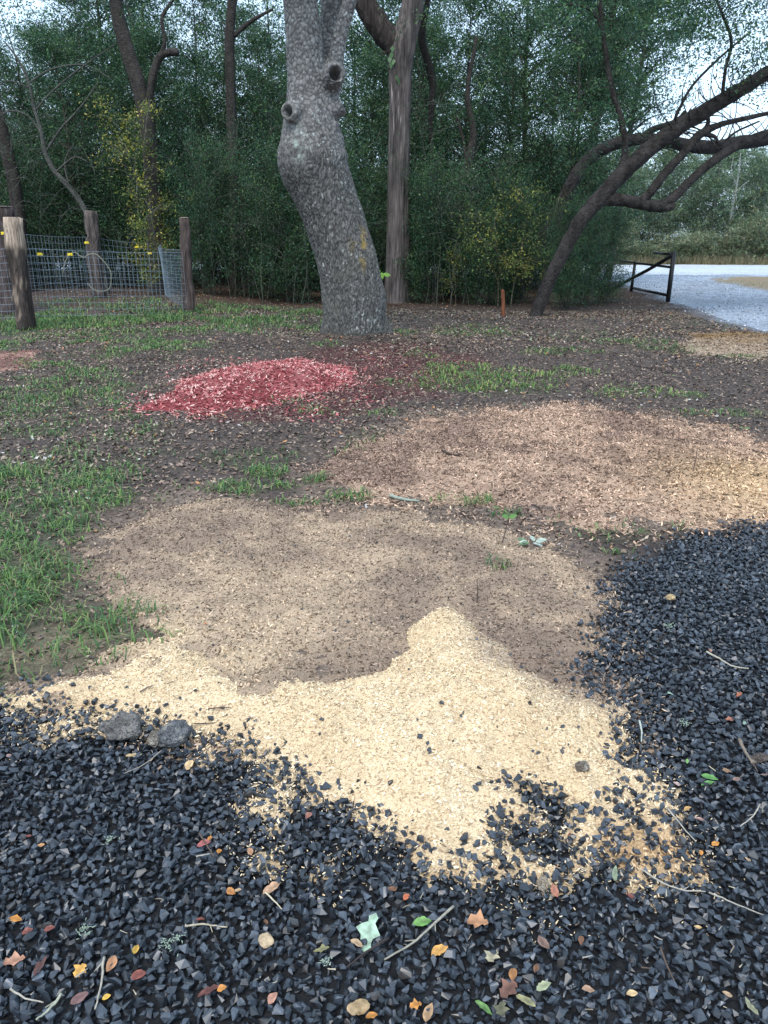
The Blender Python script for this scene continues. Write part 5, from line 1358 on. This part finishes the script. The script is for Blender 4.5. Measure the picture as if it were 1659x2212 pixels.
for i in range(42):
    q = None
    while q is None:
        x, y = (rs.uniform(1330, 1650), rs.uniform(1230, 2180)) if i % 2 else (rs.uniform(10, 1640), rs.uniform(1850, 2200))
        if sdf(G(x, y)[None, :2], GRAVEL)[0] > .06 and sdf(G(x, y)[None, :2], FRESH)[0] < -.03: q = (x, y)
    a = rs.uniform(0, 6.28); L_ = rs.uniform(8, 24)
    twig([q, (q[0] + L_ * math.cos(a), q[1] + L_ * .7 * math.sin(a))], rs.uniform(.0012, .0024), [PT, DT, (.25, .2, .15), (.5, .44, .32)][rs.integers(4)], "tiny dry twig or straw lying on the black gravel", "tiny twigs on the gravel", .012, "twig_bit")
for i in range(26):
    q = (rs.uniform(720, 1640), rs.uniform(900, 1120)) if i % 3 else (rs.uniform(250, 1000), rs.uniform(890, 1060))
    a = rs.uniform(-.6, .6); L_ = rs.uniform(14, 45)
    twig([q, (q[0] + .5 * L_ * math.cos(a), q[1] + .3 * L_ * math.sin(a) + rs.normal(0, 2)), (q[0] + L_ * math.cos(a), q[1] + .6 * L_ * math.sin(a))], rs.uniform(.003, .007), [DT, (.06, .045, .04), (.22, .15, .10)][rs.integers(3)], "short dark stick lying out in the yard", "short sticks out in the yard", .01, "yard_stick")
twig([(843, 1078), (875, 1083), (905, 1087)], .015, (.30, .34, .28), "thick lichen-covered stick in the grass strip between wood patches", None, .012, "lichen_stick")
twig([(955, 978), (975, 984), (998, 987)], .012, (.07, .05, .04), "dark bark piece on the shredded wood patch", None, .01, "bark_piece")
twig([(1370, 762 + 30), (1420, 800), (1450, 808)], .01, (.06, .05, .045), "dark stick in the grass patch towards the driveway", None, .01, "fallen_stick")

def standing(px, y0, y1, dx, label, leaf=False, rad=.0035, col=(.10, .07, .06)):
    b0 = surf(px, y0); t0 = AT(px + dx, y1, b0[1])
    root = thing("standing_stem", label, "stem", b0)
    m = MB(); m.tube(smooth_path(np.array([b0 - [0, 0, .02], b0 * .5 + t0 * .5 + [.004, 0, 0], t0]), 5), np.linspace(rad, rad * .6, 11), 5, col)
    obj("stalk", m.mesh("stalk", M_TWIG), root, -b0)
    if leaf:
        for d, n_ in (((.8, -.2, .4), (0, -1, .6)), ((-.6, -.3, .3), (0, -.8, .8))):
            m = MB(); A, Qd, T = big_leaf(t0, d, n_, .045, .03, None); m.add(A, Qd, T, (.12, .24, .07)); obj("leaf", m.mesh("stem_leaf", M_LEAF), root, -b0)
standing(1030, 1303, 1255, 0, "thin dark stem standing upright in the weathered sawdust")
standing(1083, 1172, 1118, 16, "slanting stem with green leaves at the edge of the weathered sawdust", True)
standing(964, 1210, 1182, 0, "very thin short stem in the weathered sawdust", False, .002)
standing(1496, 1018, 972, 10, "thin slanting stem in the shredded wood patch", False, .004, (.13, .085, .07))

# dried pale sprig
q0 = surf(1150, 1180)
sg_ = thing("dried_sprig", "clump of curled pale grey-green leaves between sawdust and gravel", "sprig", q0)
for i in range(9):
    a = rs.uniform(0, 6.28); m = MB()
    c = q0 + np.array([rs.normal(0, .035), rs.normal(0, .02), rs.uniform(.004, .03)])
    A, Qd, T = big_leaf(c, (math.cos(a), math.sin(a) * .7, rs.uniform(-.1, .5)), (rs.normal(0, .4), -.5, 1), rs.uniform(.04, .065), rs.uniform(.022, .035), None)
    m.add(A, Qd, T, np.array([(.34, .40, .33), (.10, .16, .08), (.42, .46, .40)][i % 3])); obj("leaf", m.mesh("sprig_leaf", M_LEAFDRY), sg_, -q0)
def lichen(px, py, s, label):
    q = surf(px, py) + np.array([0, 0, .006]); root = MB()
    for i in range(26):
        d = nrm(rs.normal(size=3) * [1, 1, .4]); c = q + rs.normal(0, s * .28, 3) * [1, 1, .25]
        root.tube(np.array([c, c + d * s * .14, c + d * s * .22 + rs.normal(0, s * .06, 3)]), [.0014, .0012, .0006], 4, np.array([.30, .37, .29]) * rs.uniform(.8, 1.15))
    V = root.mesh("lichen", M_LEAFDRY); o = obj("lichen_tuft", V); V.transform(__import__("mathutils").Matrix.Translation(Vector(-q))); o.location = q
    tag(o, label, "lichen")
lichen(*R5(370, 1393), .034, "round pale green lichen tuft on the left gravel")
lichen(*R5(725, 1455), .032, "pale lichen tuft left of the flat tan stone")
lichen(*R5(768, 1422), .020, "small lichen tuft just above another on the gravel")
lichen(*R5(475, 1000), .024, "whitish lichen scrap on the left gravel under the rocks")
lichen(*R6(1235, 75), .045, "wispy pale lichen on the upper right gravel")
lichen(*R6(1300, 495), .03, "wispy lichen right of the greenish stick")
lichen(*R5(1410, 1530), .022, "tiny lichen tuft below the olive leaf")
import sys; print("TRIS", sum(sum(len(p.vertices) - 2 for p in m.polygons) if len(m.polygons) < 5 else int(len(m.loops) - 2 * len(m.polygons)) for m in bpy.data.meshes if m.users))
print("gravel stones", N_GRAVEL, "grass blades", N_GRASS)
